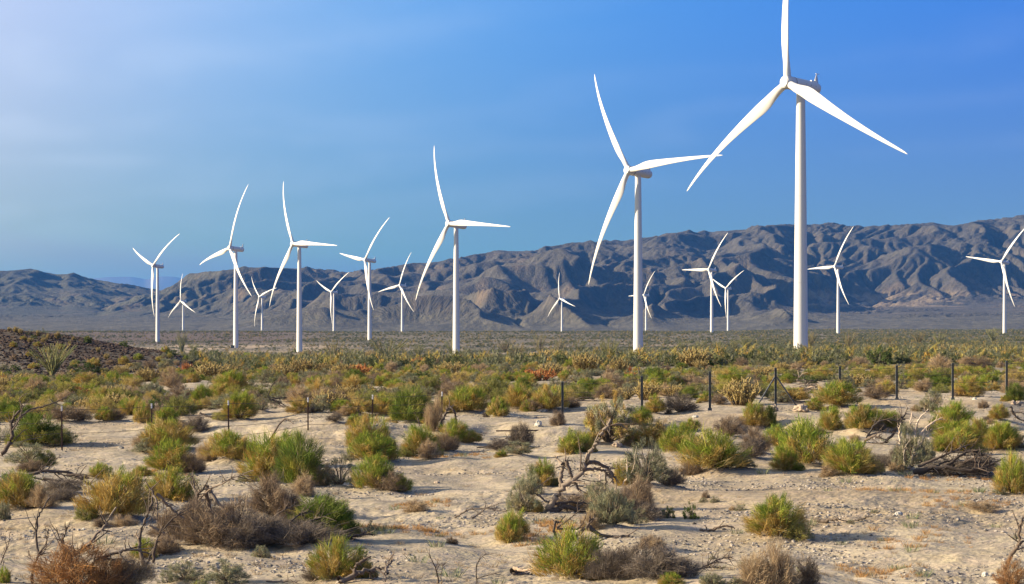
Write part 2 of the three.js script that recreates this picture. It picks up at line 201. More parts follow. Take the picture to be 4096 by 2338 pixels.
// noise that closes on itself at the edges of the tile
const ring = (u, v, f, s = 0) => { const a = u * 2 * Math.PI, b = v * 2 * Math.PI, r = f / (2 * Math.PI); return n3(Math.cos(a) * r + s, Math.sin(a) * r + Math.cos(b) * r * 0.73, Math.sin(b) * r - s + Math.cos(b) * 0.2); };
const R0 = rng(99);
const speck = Float32Array.from({ length: 1024 * 1024 }, () => R0());
const sandMap = noiseTexture(1024, (u, v) => {
  const s = speck[Math.floor(v * 1023) * 1024 + Math.floor(u * 1023)], k = 0.86 + 0.06 * ring(u, v, 9) + 0.06 * ring(u, v, 37, 3) + (s - 0.5) * 0.16 + (s > 0.985 ? 0.12 : 0) - (s < 0.02 ? 0.28 : 0);
  return [k, k * (0.985 + 0.012 * ring(u, v, 14, 5)), k * (0.97 + 0.03 * ring(u, v, 11, 9))];
}, true);
const sandBump = noiseTexture(1024, (u, v) => { const s = speck[Math.floor(v * 1023) * 1024 + Math.floor(u * 1023)]; const k = 0.45 + 0.2 * ring(u, v, 23, 1) + 0.15 * ring(u, v, 61, 7) + (s - 0.5) * 0.2 + (s > 0.99 ? 0.35 : 0); return [k, k, k]; });

// ---------------------------------------------------------------- ground sheet
{
  const cols = [];
  for (let t = -78; t < -13; t += t < -30 ? 4 : t < -17 ? 1.2 : 0.4) cols.push(Math.tan(t * Math.PI / 180));
  for (let p = -270; p <= 4370; p += 8.5) cols.push((p - CX) / F);
  for (let t = 13.2; t < 79; t += t > 30 ? 4 : t > 17 ? 1.2 : 0.4) cols.push(Math.tan(t * Math.PI / 180));
  const rows = [4, 8, 12, 16, 20, 23, 25.5];
  for (let D = 27.5; D < 5600;) { rows.push(D); D *= 1 + (D < 60 ? 0.0026 : D < 130 ? 0.0034 : D < 400 ? 0.008 : D < 3600 ? 0.014 : 0.03); }
  const nc = cols.length, nr = rows.length + 5, P = new Float32Array(nc * nr * 3), C = new Float32Array(nc * nr * 3), U = new Float32Array(nc * nr * 2), I = [];
  const sand = [0.53, 0.45, 0.325], tan = [0.45, 0.35, 0.225], soil = [0.135, 0.112, 0.066], stone = [0.072, 0.042, 0.026], red = [0.13, 0.085, 0.06], pale = [0.50, 0.385, 0.25], apron = [0.125, 0.115, 0.08];
  const mix = (a, b, t) => [lerp(a[0], b[0], t), lerp(a[1], b[1], t), lerp(a[2], b[2], t)];
  for (let r = 0; r < nr; r++) for (let c = 0; c < nc; c++) {
    const back = r < 5, D = back ? [-3000, -600, -120, -30, -6][r] : rows[r - 5], x = cols[c] * (back ? Math.abs(D) + 30 : D), z = -D, o = r * nc + c;
    P[o * 3] = x; P[o * 3 + 1] = back ? 0 : ground(x, z); P[o * 3 + 2] = z; U[o * 2] = x / 5; U[o * 2 + 1] = z / 5;
    const px = colOf(x, D);
    let col = mix(sand, tan, smooth(-0.2, 0.7, fbm(x * 0.09, z * 0.06, 3)) * 0.8);
    const far = smooth(110, 330, D + 40 * n2(x * 0.03, z * 0.02));
    col = mix(col, soil, far * 0.9);
    const hill = smooth(205, 240, D + 8 * n2(x * 0.06, z * 0.06)) * (1 - smooth(300, 360, D)) * (1 - smooth(560, 860, px + 90 * n2(x * 0.2, z * 0.1)));
    col = mix(col, mix(stone, soil, clamp(0.25 + 0.7 * fbm(x * 0.25, z * 0.12, 3), 0, 1) + 0.5 * smooth(300, 800, px)), hill);
    const flats = smooth(1300, 1600, D) * (1 - smooth(2150, 2350, D)) * (1 - smooth(1100, 1700, px));
    col = mix(col, pale, flats * smooth(-0.15, 0.25, fbm(x * 0.012, z * 0.004, 3)));
    col = mix(col, red, smooth(2200, 2450, D) * (1 - smooth(3400, 3800, D)) * (1 - smooth(1000, 1500, px)));
    const wash = smooth(0.28, 0.5, n2(x * 0.02 + 3, z * 0.006)) * smooth(300, 500, D) * (1 - smooth(2000, 2600, D)) * 0.35;
    col = mix(col, pale, wash);
    col = mix(col, apron, smooth(3800, 4600, D));
    const k = 1 + 0.12 * n2(x * 0.35, z * 0.25) + (D < 140 ? 0.14 * n2b(x * 1.3, z * 0.8) + 0.10 * n2(x * 4, z * 2.5) + 0.16 * (speck[(o * 13) % 1048576] - 0.5) : 0);
    C[o * 3] = col[0] * k; C[o * 3 + 1] = col[1] * k; C[o * 3 + 2] = col[2] * k;
    if (r && c) I.push(o - nc - 1, o - nc, o, o - nc - 1, o, o - 1);
  }
  const g = new THREE.BufferGeometry();
  g.setAttribute('position', new THREE.BufferAttribute(P, 3)); g.setAttribute('color', new THREE.BufferAttribute(C, 3)); g.setAttribute('uv', new THREE.BufferAttribute(U, 2)); g.setIndex(I); g.computeVertexNormals();
  const m = mesh('desert_ground', g, mat({ vertexColors: true, map: sandMap, bumpMap: sandBump, bumpScale: 0.03, roughness: 1 }));
  tag(m, 'sandy desert floor with pebbles running out to the mountains', 'ground', null, 'structure');
}

// ---------------------------------------------------------------- mountains, worn by running water
const RIDGE_A = [[-400, 1420], [200, 1380], [380, 1325], [440, 1258], [520, 1228], [600, 1188], [680, 1150], [740, 1106], [800, 1092], [850, 1090], [920, 1080], [990, 1070], [1060, 1070], [1110, 1075], [1200, 1075], [1270, 1076], [1340, 1085], [1385, 1096], [1450, 1085], [1510, 1075], [1560, 1070], [1650, 1055], [1750, 1050], [1850, 1030], [1950, 1010], [2000, 1003], [2060, 1008], [2120, 1005], [2200, 985], [2300, 972], [2400, 965], [2500, 965], [2600, 950], [2700, 930], [2780, 925], [2850, 930], [2950, 922], [3050, 905], [3150, 900], [3250, 905], [3290, 893], [3350, 897], [3450, 910], [3500, 905], [3600, 905], [3730, 893], [3800, 905], [3860, 900], [3900, 885], [4000, 880], [4060, 870], [4100, 868], [4500, 850]];
const RIDGE_B = [[-500, 1075], [-150, 1092], [0, 1087], [70, 1082], [115, 1078], [145, 1081], [180, 1093], [210, 1099], [240, 1102], [275, 1095], [310, 1100], [370, 1119], [430, 1130], [500, 1140], [560, 1149], [610, 1160], [700, 1180], [800, 1215], [950, 1290], [1100, 1400], [4500, 1400]];
function mountains() {
  const p0 = -330, p1 = 4430, dp = 7.5, NC = Math.round((p1 - p0) / dp) + 1, D0 = 5200, D1 = 11600, NR = 500;
  const Dr = Array.from({ length: NR }, (_, r) => D0 + (D1 - D0) * Math.pow(r / (NR - 1), 1.0)), N = NC * NR, h = new Float64Array(N), h0 = new Float64Array(N), K = new Float64Array(N);
  const dz = (D1 - D0) / (NR - 1);
  const crestA = (px) => table([[0, 8700], [900, 9100], [2000, 9600], [4096, 10200]], px), crestB = () => 10900;
  for (let r = 0; r < NR; r++) for (let c = 0; c < NC; c++) {
    const px = p0 + c * dp, D = Dr[r], x = (px - CX) * D / F, z = -D, o = r * NC + c;
    const plain = lerp(ground(x, -5200), -10 + 0.010 * (D - 5200), smooth(5200, 6300, D)) + (Math.min(D, 8800) - 5300) * smooth(5200, 5800, D) * (0.012 * (1 - smooth(700, 1500, px)) + 0.030 * smooth(2900, 3800, px));
    const ra = crestA(px) + 350 * n2(x * 0.0006, 4.2), ha = EYE + (HORIZON - table(RIDGE_A, px)) * ra / F;
    const fa = table([[0, 7800], [700, 7500], [1100, 6800], [2000, 6500], [3000, 6500], [3500, 7500], [4096, 8000]], px) + 260 * n2(x * 0.0012, 9);
    const ta = (D - fa) / (ra - fa), ea = ta < 0 ? 0 : ta < 1 ? ha * (0.30 * Math.min(1, ta * 2.2) * smooth(0, 0.25, ta) + 0.70 * Math.pow(smooth(0.12, 1.02, ta), 1.15)) : ha * (1 - 0.5 * smooth(1, 1.8, ta));
    const hb = EYE + (HORIZON - table(RIDGE_B, px)) * crestB(px) / F, fb = 8500 + 200 * n2(x * 0.001, 30), tb = (D - fb) / (crestB(px) - fb);
    const eb = tb < 0 ? 0 : tb < 1 ? hb * Math.pow(smooth(-0.02, 1.05, tb), 0.9) : hb * (1 - 0.5 * smooth(1, 1.8, tb));
    const low = smooth(800, 1300, px) * (1 - smooth(3000, 3500, px)) * smooth(5700, 6300, D) * (1 - smooth(7600, 8600, D));
    const e = Math.max(ea, eb) + low * (16 + 80 * Math.pow(1 - Math.abs(n2(x * 0.0024 + 70, z * 0.0017)), 2.2) * (0.65 + 0.5 * n2b(x * 0.001, z * 0.001))), rise = smooth(0, 60, e);
    const wx = x + 160 * n2(z * 0.0016, x * 0.0008), spur = 1 - 2 * Math.abs(n2(wx * 0.0017 + z * 0.0004, z * 0.00045 + 20)) , spur2 = 1 - 2 * Math.abs(n2(wx * 0.0048 + 50, z * 0.0017)), body = smooth(0, 90, e) * (1 - 0.75 * smooth(0.75, 1.0, Math.max(ta, tb)));
    const rough = body * (34 * spur + 9 * spur2) + (0.2 + 0.8 * smooth(0, 250, e)) * (45 * fbm(x * 0.0013 + z * 0.0009, z * 0.0007 - x * 0.0004, 3) - 45 * Math.abs(n2(x * 0.0012 + 3 + z * 0.0005, z * 0.0007))) + 15 * fbm(x * 0.006, z * 0.005, 4);
    h[o] = plain + e * 1.02 + rise * rough + 0.6 * n2b(x * 0.02, z * 0.02) + 0.3 * n2(x * 0.1, z * 0.1);
    h0[o] = h[o]; K[o] = 0.1 + (1 - 0.65 * low) * rise * (0.7 + 0.6 * smooth(-0.4, 0.5, n2(x * 0.0009, z * 0.0009)));
  }
  // stream-power wear: water runs to the lowest neighbour, gathers, and cuts
  const rec = new Int32Array(N), dist = new Float64Array(N), area = new Float64Array(N), stack = new Int32Array(N), don = new Int32Array(N + 1), lst = new Int32Array(N), fill = new Int32Array(N);
  const dx = Dr.map((D) => dp * D / F), STEPS = 34, DT = 1.0;
  const heap = new Int32Array(N + 1), done = new Uint8Array(N);
  function flood() { // fill hollows so that all water finds its way out
    let n = 0; done.fill(0);
    const push = (o) => { let k = ++n; heap[k] = o; while (k > 1 && h[heap[k >> 1]] > h[o]) { heap[k] = heap[k >> 1]; k >>= 1; } heap[k] = o; };
    const pop = () => { const top = heap[1], o = heap[n--]; let k = 1; while (2 * k <= n) { let c = 2 * k; if (c < n && h[heap[c + 1]] < h[heap[c]]) c++; if (h[heap[c]] >= h[o]) break; heap[k] = heap[c]; k = c; } heap[k] = o; return top; };
    for (let c = 0; c < NC; c++) for (const o of [c, (NR - 1) * NC + c]) { done[o] = 1; push(o); }
    while (n) { const o = pop(), r = Math.floor(o / NC), c = o % NC; for (let a = -1; a <= 1; a++) for (let b = -1; b <= 1; b++) { const rr = r + a, cc = c + b; if (rr < 0 || rr >= NR || cc < 0 || cc >= NC) continue; const q = rr * NC + cc; if (done[q]) continue; done[q] = 1; if (h[q] <= h[o]) h[q] = h[o] + 0.02; push(q); } }
  }
  for (let step = 0; step < STEPS; step++) {
    if (step % 6 === 0) flood();
    for (let r = 0; r < NR; r++) for (let c = 0; c < NC; c++) {
      const o = r * NC + c; let best = o, s = 0, bd = 1;
      for (let a = -1; a <= 1; a++) for (let b = -1; b <= 1; b++) {
        const rr = r + a, cc = c + b; if ((!a && !b) || rr < 0 || rr >= NR || cc < 0 || cc >= NC) continue;
        const d = Math.hypot(a * dz, b * dx[r]), q = (h[o] - h[rr * NC + cc]) / d; if (q > s) { s = q; best = rr * NC + cc; bd = d; }
      }
      rec[o] = r === 0 || r === NR - 1 ? o : best; dist[o] = bd;
    }
    don.fill(0); for (let o = 0; o < N; o++) if (rec[o] !== o) don[rec[o] + 1]++;
    for (let o = 0; o < N; o++) don[o + 1] += don[o];
    fill.set(don.subarray(0, N)); for (let o = 0; o < N; o++) if (rec[o] !== o) lst[fill[rec[o]]++] = o;
    let n = 0; for (let o = 0; o < N; o++) if (rec[o] === o) { let s = n; stack[n++] = o; while (s < n) { const q = stack[s++]; for (let k = don[q]; k < don[q + 1]; k++) stack[n++] = lst[k]; } }
    for (let r = 0; r < NR; r++) for (let c = 0; c < NC; c++) area[r * NC + c] = dx[r] * dz;
    for (let k = n - 1; k >= 0; k--) { const o = stack[k]; if (rec[o] !== o) area[rec[o]] += area[o]; }
    for (let k = 0; k < n; k++) { const o = stack[k], q = rec[o]; if (q === o) continue; const f = K[o] * 0.12 * DT * Math.pow(area[o], 0.36) / dist[o]; h[o] = (h[o] + f * h[q]) / (1 + f); }
    if (step % 2 === 0) for (let r = 1; r < NR - 1; r++) for (let c = 1; c < NC - 1; c++) { const o = r * NC + c; h[o] += 0.03 * (h[o - 1] + h[o + 1] + h[o - NC] + h[o + NC] - 4 * h[o]); }
  }
  // lift the worn crest back to the height it has in the photograph
  const lift = new Float64Array(NC);
  for (let c = 0; c < NC; c++) {
    const px = p0 + c * dp, want = HORIZON - Math.min(table(RIDGE_A, px), table(RIDGE_B, px)); let have = 1;
    for (let r = 0; r < NR; r++) have = Math.max(have, (h[r * NC + c] - EYE) * F / Dr[r]);
    lift[c] = want / have;
  }
  const soft = lift.map((_, c) => { let s = 0, w = 0; for (let k = -5; k <= 5; k++) if (lift[c + k]) { s += lift[c + k]; w++; } return s / w; });
  const P = new Float32Array(N * 3), C = new Float32Array(N * 3), U = new Float32Array(N * 2), I = [];
  for (let r = 0; r < NR; r++) for (let c = 0; c < NC; c++) {
    const o = r * NC + c, D = Dr[r], px = p0 + c * dp, x = (px - CX) * D / F, z = -D;
    let y = h[o] > 8 ? 8 + (h[o] - 8) * lerp(1, soft[c], smooth(8, 60, h[o])) : h[o];
    { const crag = 0.35 + smooth(-0.1, 0.5, n2(x * 0.002 + 5, z * 0.0015)), sharp = (a, b) => 1 - 2 * Math.abs(n2b(a, b)); y += smooth(8, 40, y) * crag * (2.2 * sharp(x * 0.008 + z * 0.002, z * 0.005) + 2.1 * sharp(x * 0.022, z * 0.014 + x * 0.006) + 1.5 * sharp(x * 0.06, z * 0.045)); }
    P[o * 3] = x; P[o * 3 + 1] = y - (r === 0 ? 3 : 0); P[o * 3 + 2] = z; U[o * 2] = x / 330; U[o * 2 + 1] = z / 330;
    const cut = clamp((h0[o] - h[o]) / 40, 0, 1), hi = smooth(15, 70, h[o]), west = 1 - smooth(300, 1500, px);
    const pal = smooth(0.1, 0.55, fbm(x * 0.004 + 7, z * 0.003, 4)) * hi, band = smooth(0.3, 0.6, n2(x * 0.006, z * 0.006 + y * 0.01));
    let col = [0.102, 0.094, 0.076];
    col = [lerp(col[0], 0.095, west), lerp(col[1], 0.094, west), lerp(col[2], 0.058, west)];
    const tan = clamp(pal * 0.55 + cut * 0.3 * band, 0, 1) * (1 - smooth(150, 330, h[o]) * 0.7);
    col = [lerp(col[0], 0.21, tan), lerp(col[1], 0.155, tan), lerp(col[2], 0.10, tan)];
    const pit = smooth(3180, 3300, px) * (1 - smooth(3820, 3950, px)) * smooth(62, 76, y) * (1 - smooth(112, 130, y)) * smooth(-0.2, -0.02, fbm(x * 0.004, z * 0.004 + 3, 4) + 0.1 * n2b(x * 0.02, z * 0.02));
    const ap = (1 - hi) * (1 - pit), mot = 1 + ap * (0.5 * fbm(x * 0.012, z * 0.004, 4) + 0.25 * n2b(x * 0.05, z * 0.015)); col = [lerp(col[0], 0.125, ap), lerp(col[1], 0.115, ap), lerp(col[2], 0.08, ap)]; col = [lerp(col[0], 0.36, pit * 0.8), lerp(col[1], 0.28, pit * 0.8), lerp(col[2], 0.18, pit * 0.8)];
    const k = 1 + 0.13 * n2(x * 0.05, z * 0.04) + 0.16 * n2b(x * 0.012, z * 0.012) + 0.22 * (speck[(o * 7) % 1048576] - 0.5);
    C[o * 3] = col[0] * k * mot; C[o * 3 + 1] = col[1] * k * mot; C[o * 3 + 2] = col[2] * k * mot;
    if (r && c) I.push(o - NC - 1, o - NC, o, o - NC - 1, o, o - 1);
  }
  const g = new THREE.BufferGeometry();
  g.setAttribute('position', new THREE.BufferAttribute(P, 3)); g.setAttribute('color', new THREE.BufferAttribute(C, 3)); g.setAttribute('uv', new THREE.BufferAttribute(U, 2)); g.setIndex(I); g.computeVertexNormals();
  tag(mesh('mountain_range', g, mat({ vertexColors: true, map: sandMap, bumpMap: sandBump, bumpScale: 5, roughness: 1 })), 'bare brown mountain range gullied by water behind the turbines', 'mountains', null, 'structure');
}
mountains();
{ // pale blue range far off, seen through the gap on the left
  const NC = 240, prof = [[-1400, 1190], [-200, 1150], [300, 1128], [400, 1112], [440, 1108], [470, 1107], [520, 1107], [560, 1114], [585, 1119], [610, 1111], [640, 1106], [690, 1108], [740, 1116], [800, 1126], [1200, 1160], [2200, 1230]], P = [], I = [];
  for (let c = 0; c < NC; c++) { const px = -1400 + c / (NC - 1) * 3600; for (let r = 0; r < 8; r++) { const D = 38000 + r * 1200, t = r / 6, hh = EYE + (HORIZON - table(prof, px)) * 45200 / F; const x = (px - CX) * D / F; P.push(x, r === 0 ? -60 : hh * Math.min(1, Math.pow(t, 0.9)) * (r === 7 ? 0.8 : 1) + 40 * fbm(x * 0.0006, r * 0.9, 4) * Math.min(1, t * 2) * (r === 6 ? 0.4 : 1), -D); if (c && r) { const o = c * 8 + r; I.push(o - 9, o - 8, o, o - 9, o, o - 1); } } }
  const g = new THREE.BufferGeometry(); g.setAttribute('position', new THREE.Float32BufferAttribute(P, 3)); g.setIndex(I); g.computeVertexNormals();
  tag(mesh('distant_mountains', g, mat({ color: lin(0.17, 0.135, 0.12) })), 'pale blue mountains far off in the gap on the left', 'mountains', null, 'structure');
}
// ---------------------------------------------------------------- wind turbines
const WHITE = mat({ color: lin(0.66, 0.65, 0.63), roughness: 0.42 }), SEAM = mat({ color: lin(0.30, 0.31, 0.33), roughness: 0.6 }), STEEL = mat({ color: lin(0.45, 0.46, 0.47), roughness: 0.5, metalness: 0.4 });
const lathe = (pts, n = 40) => new THREE.LatheGeometry(pts.map(([r, y]) => new THREE.Vector2(r, y)), n);
const towerGeo = (() => { // unit height, real radii
  const pts = [[0, 0], [2.15, 0]]; const K = 28;
  for (let k = 0; k <= K; k++) { const t = k / K; pts.push([lerp(2.13, 1.27, Math.pow(t, 1.25)), t]); }
  pts.push([0, 1]); return lathe(pts, 48);
})();
const bladeGeo = (() => {
  const R = 54, S = 46, n = 22, P = [], I = [];
  const chordT = [[1.3, 2.25], [3.2, 2.3], [6, 2.85], [9, 3.6], [12, 3.85], [16, 3.55], [22, 2.95], [30, 2.2], [38, 1.6], [46, 1.05], [51, 0.72], [53.4, 0.42], [54, 0.1]];
  const thickT = [[1.3, 2.25], [3.2, 2.2], [6, 1.75], [9, 1.3], [12, 1.02], [16, 0.8], [22, 0.6], [30, 0.42], [38, 0.29], [46, 0.18], [51, 0.12], [54, 0.04]];
  const twistT = [[1.3, 16], [9, 15], [16, 9], [26, 5], [40, 1.5], [54, -1]];
  for (let s = 0; s <= S; s++) {
    const r = 1.3 + (R - 1.3) * (s / S), c = table(chordT, r), th = table(thickT, r), tw = table(twistT, r) * Math.PI / 180;
    const ax = 0.10 * r - 0.15 * Math.pow(r, 2.5) / Math.pow(R, 1.5), round = 1 - smooth(3, 10, r);
    for (let k = 0; k < n; k++) {
      const a = k / n * 2 * Math.PI, cx = Math.cos(a), sy = Math.sin(a);
      // round at the root, aerofoil further out; leading edge at +x
      const fx = c * (0.5 * cx), foil = th / 2 * sy * (0.35 + 0.65 * Math.pow((cx + 1) / 2, 0.55));
      const lead = lerp(-0.18 * c, 0, round), X = fx + lead, Zz = lerp(foil + 0.05 * c * (1 - cx * cx), th / 2 * sy, round);
      P.push(X * Math.cos(tw) - Zz * Math.sin(tw), r, X * Math.sin(tw) + Zz * Math.cos(tw) + ax);
    }
    if (s) for (let k = 0; k < n; k++) { const o = s * n, t = (k + 1) % n; I.push(o - n + k, o + k, o + t, o - n + k, o + t, o - n + t); }
  }
  const tip = P.length / 3; P.push(0, R + 0.05, 0.1 * R - 0.15 * R); for (let k = 0; k < n; k++) I.push(S * n + k, tip, S * n + (k + 1) % n);
  const g = new THREE.BufferGeometry(); g.setAttribute('position', new THREE.Float32BufferAttribute(P, 3)); g.setIndex(I); g.computeVertexNormals(); return g;
})();
// the parts below lie along +z: the side the wind comes from
const along = (g) => g.rotateX(Math.PI / 2);
const nacelleGeo = along(lathe([[0, -12.6], [1.05, -12.58], [1.55, -12.3], [1.82, -11.6], [1.92, -10.4], [1.95, -6], [1.95, -2.4], [1.86, -2.25], [0, -2.25]]));
const hubGeo = along(lathe([[0, -2.12], [1.8, -2.12], [1.95, -1.9], [2.0, -0.2], [1.94, 0.7], [1.8, 1.2], [1.68, 1.42], [0, 1.5]]));
const noseGeo = along(lathe([[1.62, 1.40], [1.62, 1.56], [1.5, 1.64], [0, 1.7]]));
const seamGeo = along(new THREE.TorusGeometry(1.92, 0.07, 8, 40).rotateX(Math.PI / 2)).translate(0, 0, -2.18);
const collarGeo = new THREE.CylinderGeometry(1.2, 1.25, 0.22, 30).translate(0, 1.62, 0);
const gapGeo = new THREE.TorusGeometry(1.19, 0.045, 6, 30).rotateX(Math.PI / 2).translate(0, 1.76, 0);
const mastGeo = mergeGeometries([new THREE.CylinderGeometry(0.14, 0.95, 2.7, 4, 1).scale(0.45, 1, 1).translate(0, 3.1, -11.5), new THREE.BoxGeometry(0.22, 0.16, 1.3).translate(0, 4.5, -11.75), new THREE.BoxGeometry(0.7, 0.4, 1.5).translate(0, 2.0, -10.1)]);
const hatchGeo = new THREE.BoxGeometry(0.06, 0.34, 0.16), flangeGeo = new THREE.TorusGeometry(1, 0.012, 6, 48).rotateX(Math.PI / 2);
const TILT = 6 * Math.PI / 180;
// photo position of the hub, distance, facing, blade angle, what sets it apart
const TURBINES = [
  [3151, 330, 739, 53.0, 116.1, 'largest white wind turbine, its upper blade cut by the photo top'],
  [2516, 682, 1068, 50.3, 85.7, 'second largest white wind turbine, one blade reaching right to the largest turbine'],
  [1796, 895, 1470, 50.3, 93.5, 'tall white wind turbine standing behind the big spreading ocotillo at centre'],
  [1172, 976, 1823, 52.1, 92.6, 'white wind turbine left of centre with one blade pointing level right'],
  [919, 993, 2012, 53.7, 16.8, 'white wind turbine with a dark box beside the foot of its tower'],
  [611.5, 1063, 2625, 50.7, 52.5, 'leftmost white wind turbine, two blades raised in a V'],
  [1460, 1040, 2494, 53.9, 38.9, 'white wind turbine before the low saddle of the ridge, blade along its tower'],
  [2835, 1079, 3147, 52.5, 31.0, 'white wind turbine just left of the largest tower, against the mountain'],
  [3340, 1067, 2966, 57.5, 28.1, 'white wind turbine just right of the largest tower, left blade meeting it'],
  [4007.6, 1048, 2778, 49.5, 38.0, 'rightmost white wind turbine, upper blade cut by the photo edge'],
  [722, 1205, 4780, 49.6, 113.9, 'small distant turbine second from the left, one blade straight up'],
  [1037, 1188, 4380, 54.3, 73.4, 'small distant turbine crossed by the blade tip of a nearer turbine'],
  [1324.5, 1169, 4150, 50.7, 52.4, 'small distant turbine with two blades in a V, its foot behind the plain'],
  [1598, 1142, 3820, 46.6, 19.7, 'small distant turbine just left of the tower behind the ocotillo'],
  [2239, 1195, 4980, 55.7, 107.5, 'smallest far turbine alone in the middle of the mountain foot'],
  [2576, 1181, 4850, 56.0, 28.7, 'far turbine mostly hidden behind the second largest tower'],
  [2904, 1154, 4500, 55.4, 53.9, 'far turbine overlapping the blades of its larger neighbour on the left'],
];
const GT = 'white wind turbines of the wind farm';
TURBINES.forEach(([hx, hy, D, psiDeg, th, label], k) => {
  const hub = at(hx, hy, D), psi = psiDeg * Math.PI / 180;
  const n = new THREE.Vector3(-Math.sin(psi) * Math.cos(TILT), Math.sin(TILT), Math.cos(psi) * Math.cos(TILT)), u = new THREE.Vector3(0, 1, 0).cross(n).normalize(), v = n.clone().cross(u);
  const bx = hub.x - n.x * 5.4, bz = hub.z - n.z * 5.4, by = Math.min(ground(bx, bz), hub.y - 74) - 0.3;
  const root = thing('wind_turbine', label, 'wind turbine', new THREE.Vector3(bx, by, bz), GT);
  const top = hub.y - n.y * 5.4 - 1.7 - by, local = hub.clone().sub(root.position);
  const tower = mesh('tower', towerGeo, WHITE, root); tower.scale.set(1, top, 1);
  if (k < 6) for (const [t, r] of [[0.27, 1.985], [0.6, 1.68]]) { const f = mesh('section_joint', flangeGeo, STEEL, tower); f.position.y = t; f.scale.set(r, 1 / top, r); f.scale.multiplyScalar(1); }
  const q = new THREE.Quaternion().setFromRotationMatrix(new THREE.Matrix4().makeBasis(u, v, n));
  const put = (name, g, m, parent = root) => { const o = mesh(name, g, m, parent); if (parent === root) { o.position.copy(local); o.quaternion.copy(q); } return o; };
  const nac = put('nacelle', nacelleGeo, WHITE);
  put('sensor_mast', mastGeo, WHITE, nac);
  const h = put('hub', hubGeo, WHITE); put('nose_cap', noseGeo, WHITE, h);
  if (k < 5) { put('rotor_seam', seamGeo, SEAM, nac); for (const z of [-6, -7.9, -9.8]) for (const s of [-1, 1]) { const b = put('side_hatch', hatchGeo, SEAM, nac); b.position.set(s * 1.94, 0.3, z); } }
  const yoke = mesh('yaw_collar', new THREE.CylinderGeometry(1.38, 1.3, 0.9, 32), WHITE, root); yoke.position.y = top - 0.1;
  for (let b = 0; b < 3; b++) {
    const a = (th + b * 120) * Math.PI / 180, d = v.clone().multiplyScalar(Math.cos(a)).addScaledVector(u, Math.sin(a)), t = v.clone().multiplyScalar(-Math.sin(a)).addScaledVector(u, Math.cos(a));
    const m = mesh('blade', bladeGeo, WHITE, root); m.position.copy(local); m.quaternion.setFromRotationMatrix(new THREE.Matrix4().makeBasis(t, d, n));
    if (k < 5) { mesh('root_collar', collarGeo, WHITE, m); mesh('root_gap', gapGeo, SEAM, m); }
  }
});
{ // dark transformer box at the foot of one turbine
  const p = spot(931, 1390); p.z = -2005; p.x = (930 - CX) * 2005 / F; p.y = ground(p.x, p.z);
  const t = thing('transformer_box', 'dark green transformer box beside a turbine tower foot', 'transformer', p);
  const dk = mat({ color: lin(0.05, 0.06, 0.05), roughness: 0.6 });
  mesh('cabinet', new THREE.BoxGeometry(2.6, 2.2, 2.2).translate(0, 1.2, 0), dk, t); mesh('lid', new THREE.BoxGeometry(2.8, 0.16, 2.4).translate(0, 2.38, 0), dk, t); mesh('base_pad', new THREE.BoxGeometry(3.4, 0.4, 3).translate(0, 0, 0), mat({ color: lin(0.4, 0.38, 0.34) }), t);
}

// ---------------------------------------------------------------- barbed-wire fences
const RUST = mat({ color: lin(0.075, 0.04, 0.03), roughness: 0.85 }), TIPW = mat({ color: lin(0.75, 0.74, 0.72), roughness: 0.7 }), GREY = mat({ color: lin(0.085, 0.095, 0.105), roughness: 0.6, metalness: 0.2 }), WIRE = mat({ color: lin(0.10, 0.085, 0.07), roughness: 0.7, metalness: 0.3 });
const POSTS_L = [[-180, 1640, 67], [245, 1625, 69.5], [605, 1615, 71.5], [912, 1603, 73.3], [1231, 1591, 75], [1490, 1580, 76.5], [1768, 1568, 78]];
const POSTS_R = [[2250, 1532, 80.5], [2568, 1508, 82.5], [2840, 1490, 84.5], [3103, 1475, 86.5], [3360, 1470, 88.5], [3588, 1465, 91], [3812, 1456, 94], [4028, 1447, 97], [4260, 1440, 100]];
function bar(a, b, r, sides = 6) { const t = new Tris(); t.tube([a, b], [r, r], sides, [1, 1, 1]); return t.geo(); }
function wirePath(tops, frac) { // sagging from post to post, held at that share of each post's height
  const pts = [];
  for (let k = 0; k < tops.length - 1; k++) for (let s = 0; s < 6; s++) { const t = s / 6, p = tops[k].at(frac).lerp(tops[k + 1].at(frac), t); p.y -= 0.04 * 4 * t * (1 - t); pts.push(p); }
  pts.push(tops[tops.length - 1].at(frac)); return pts;
}
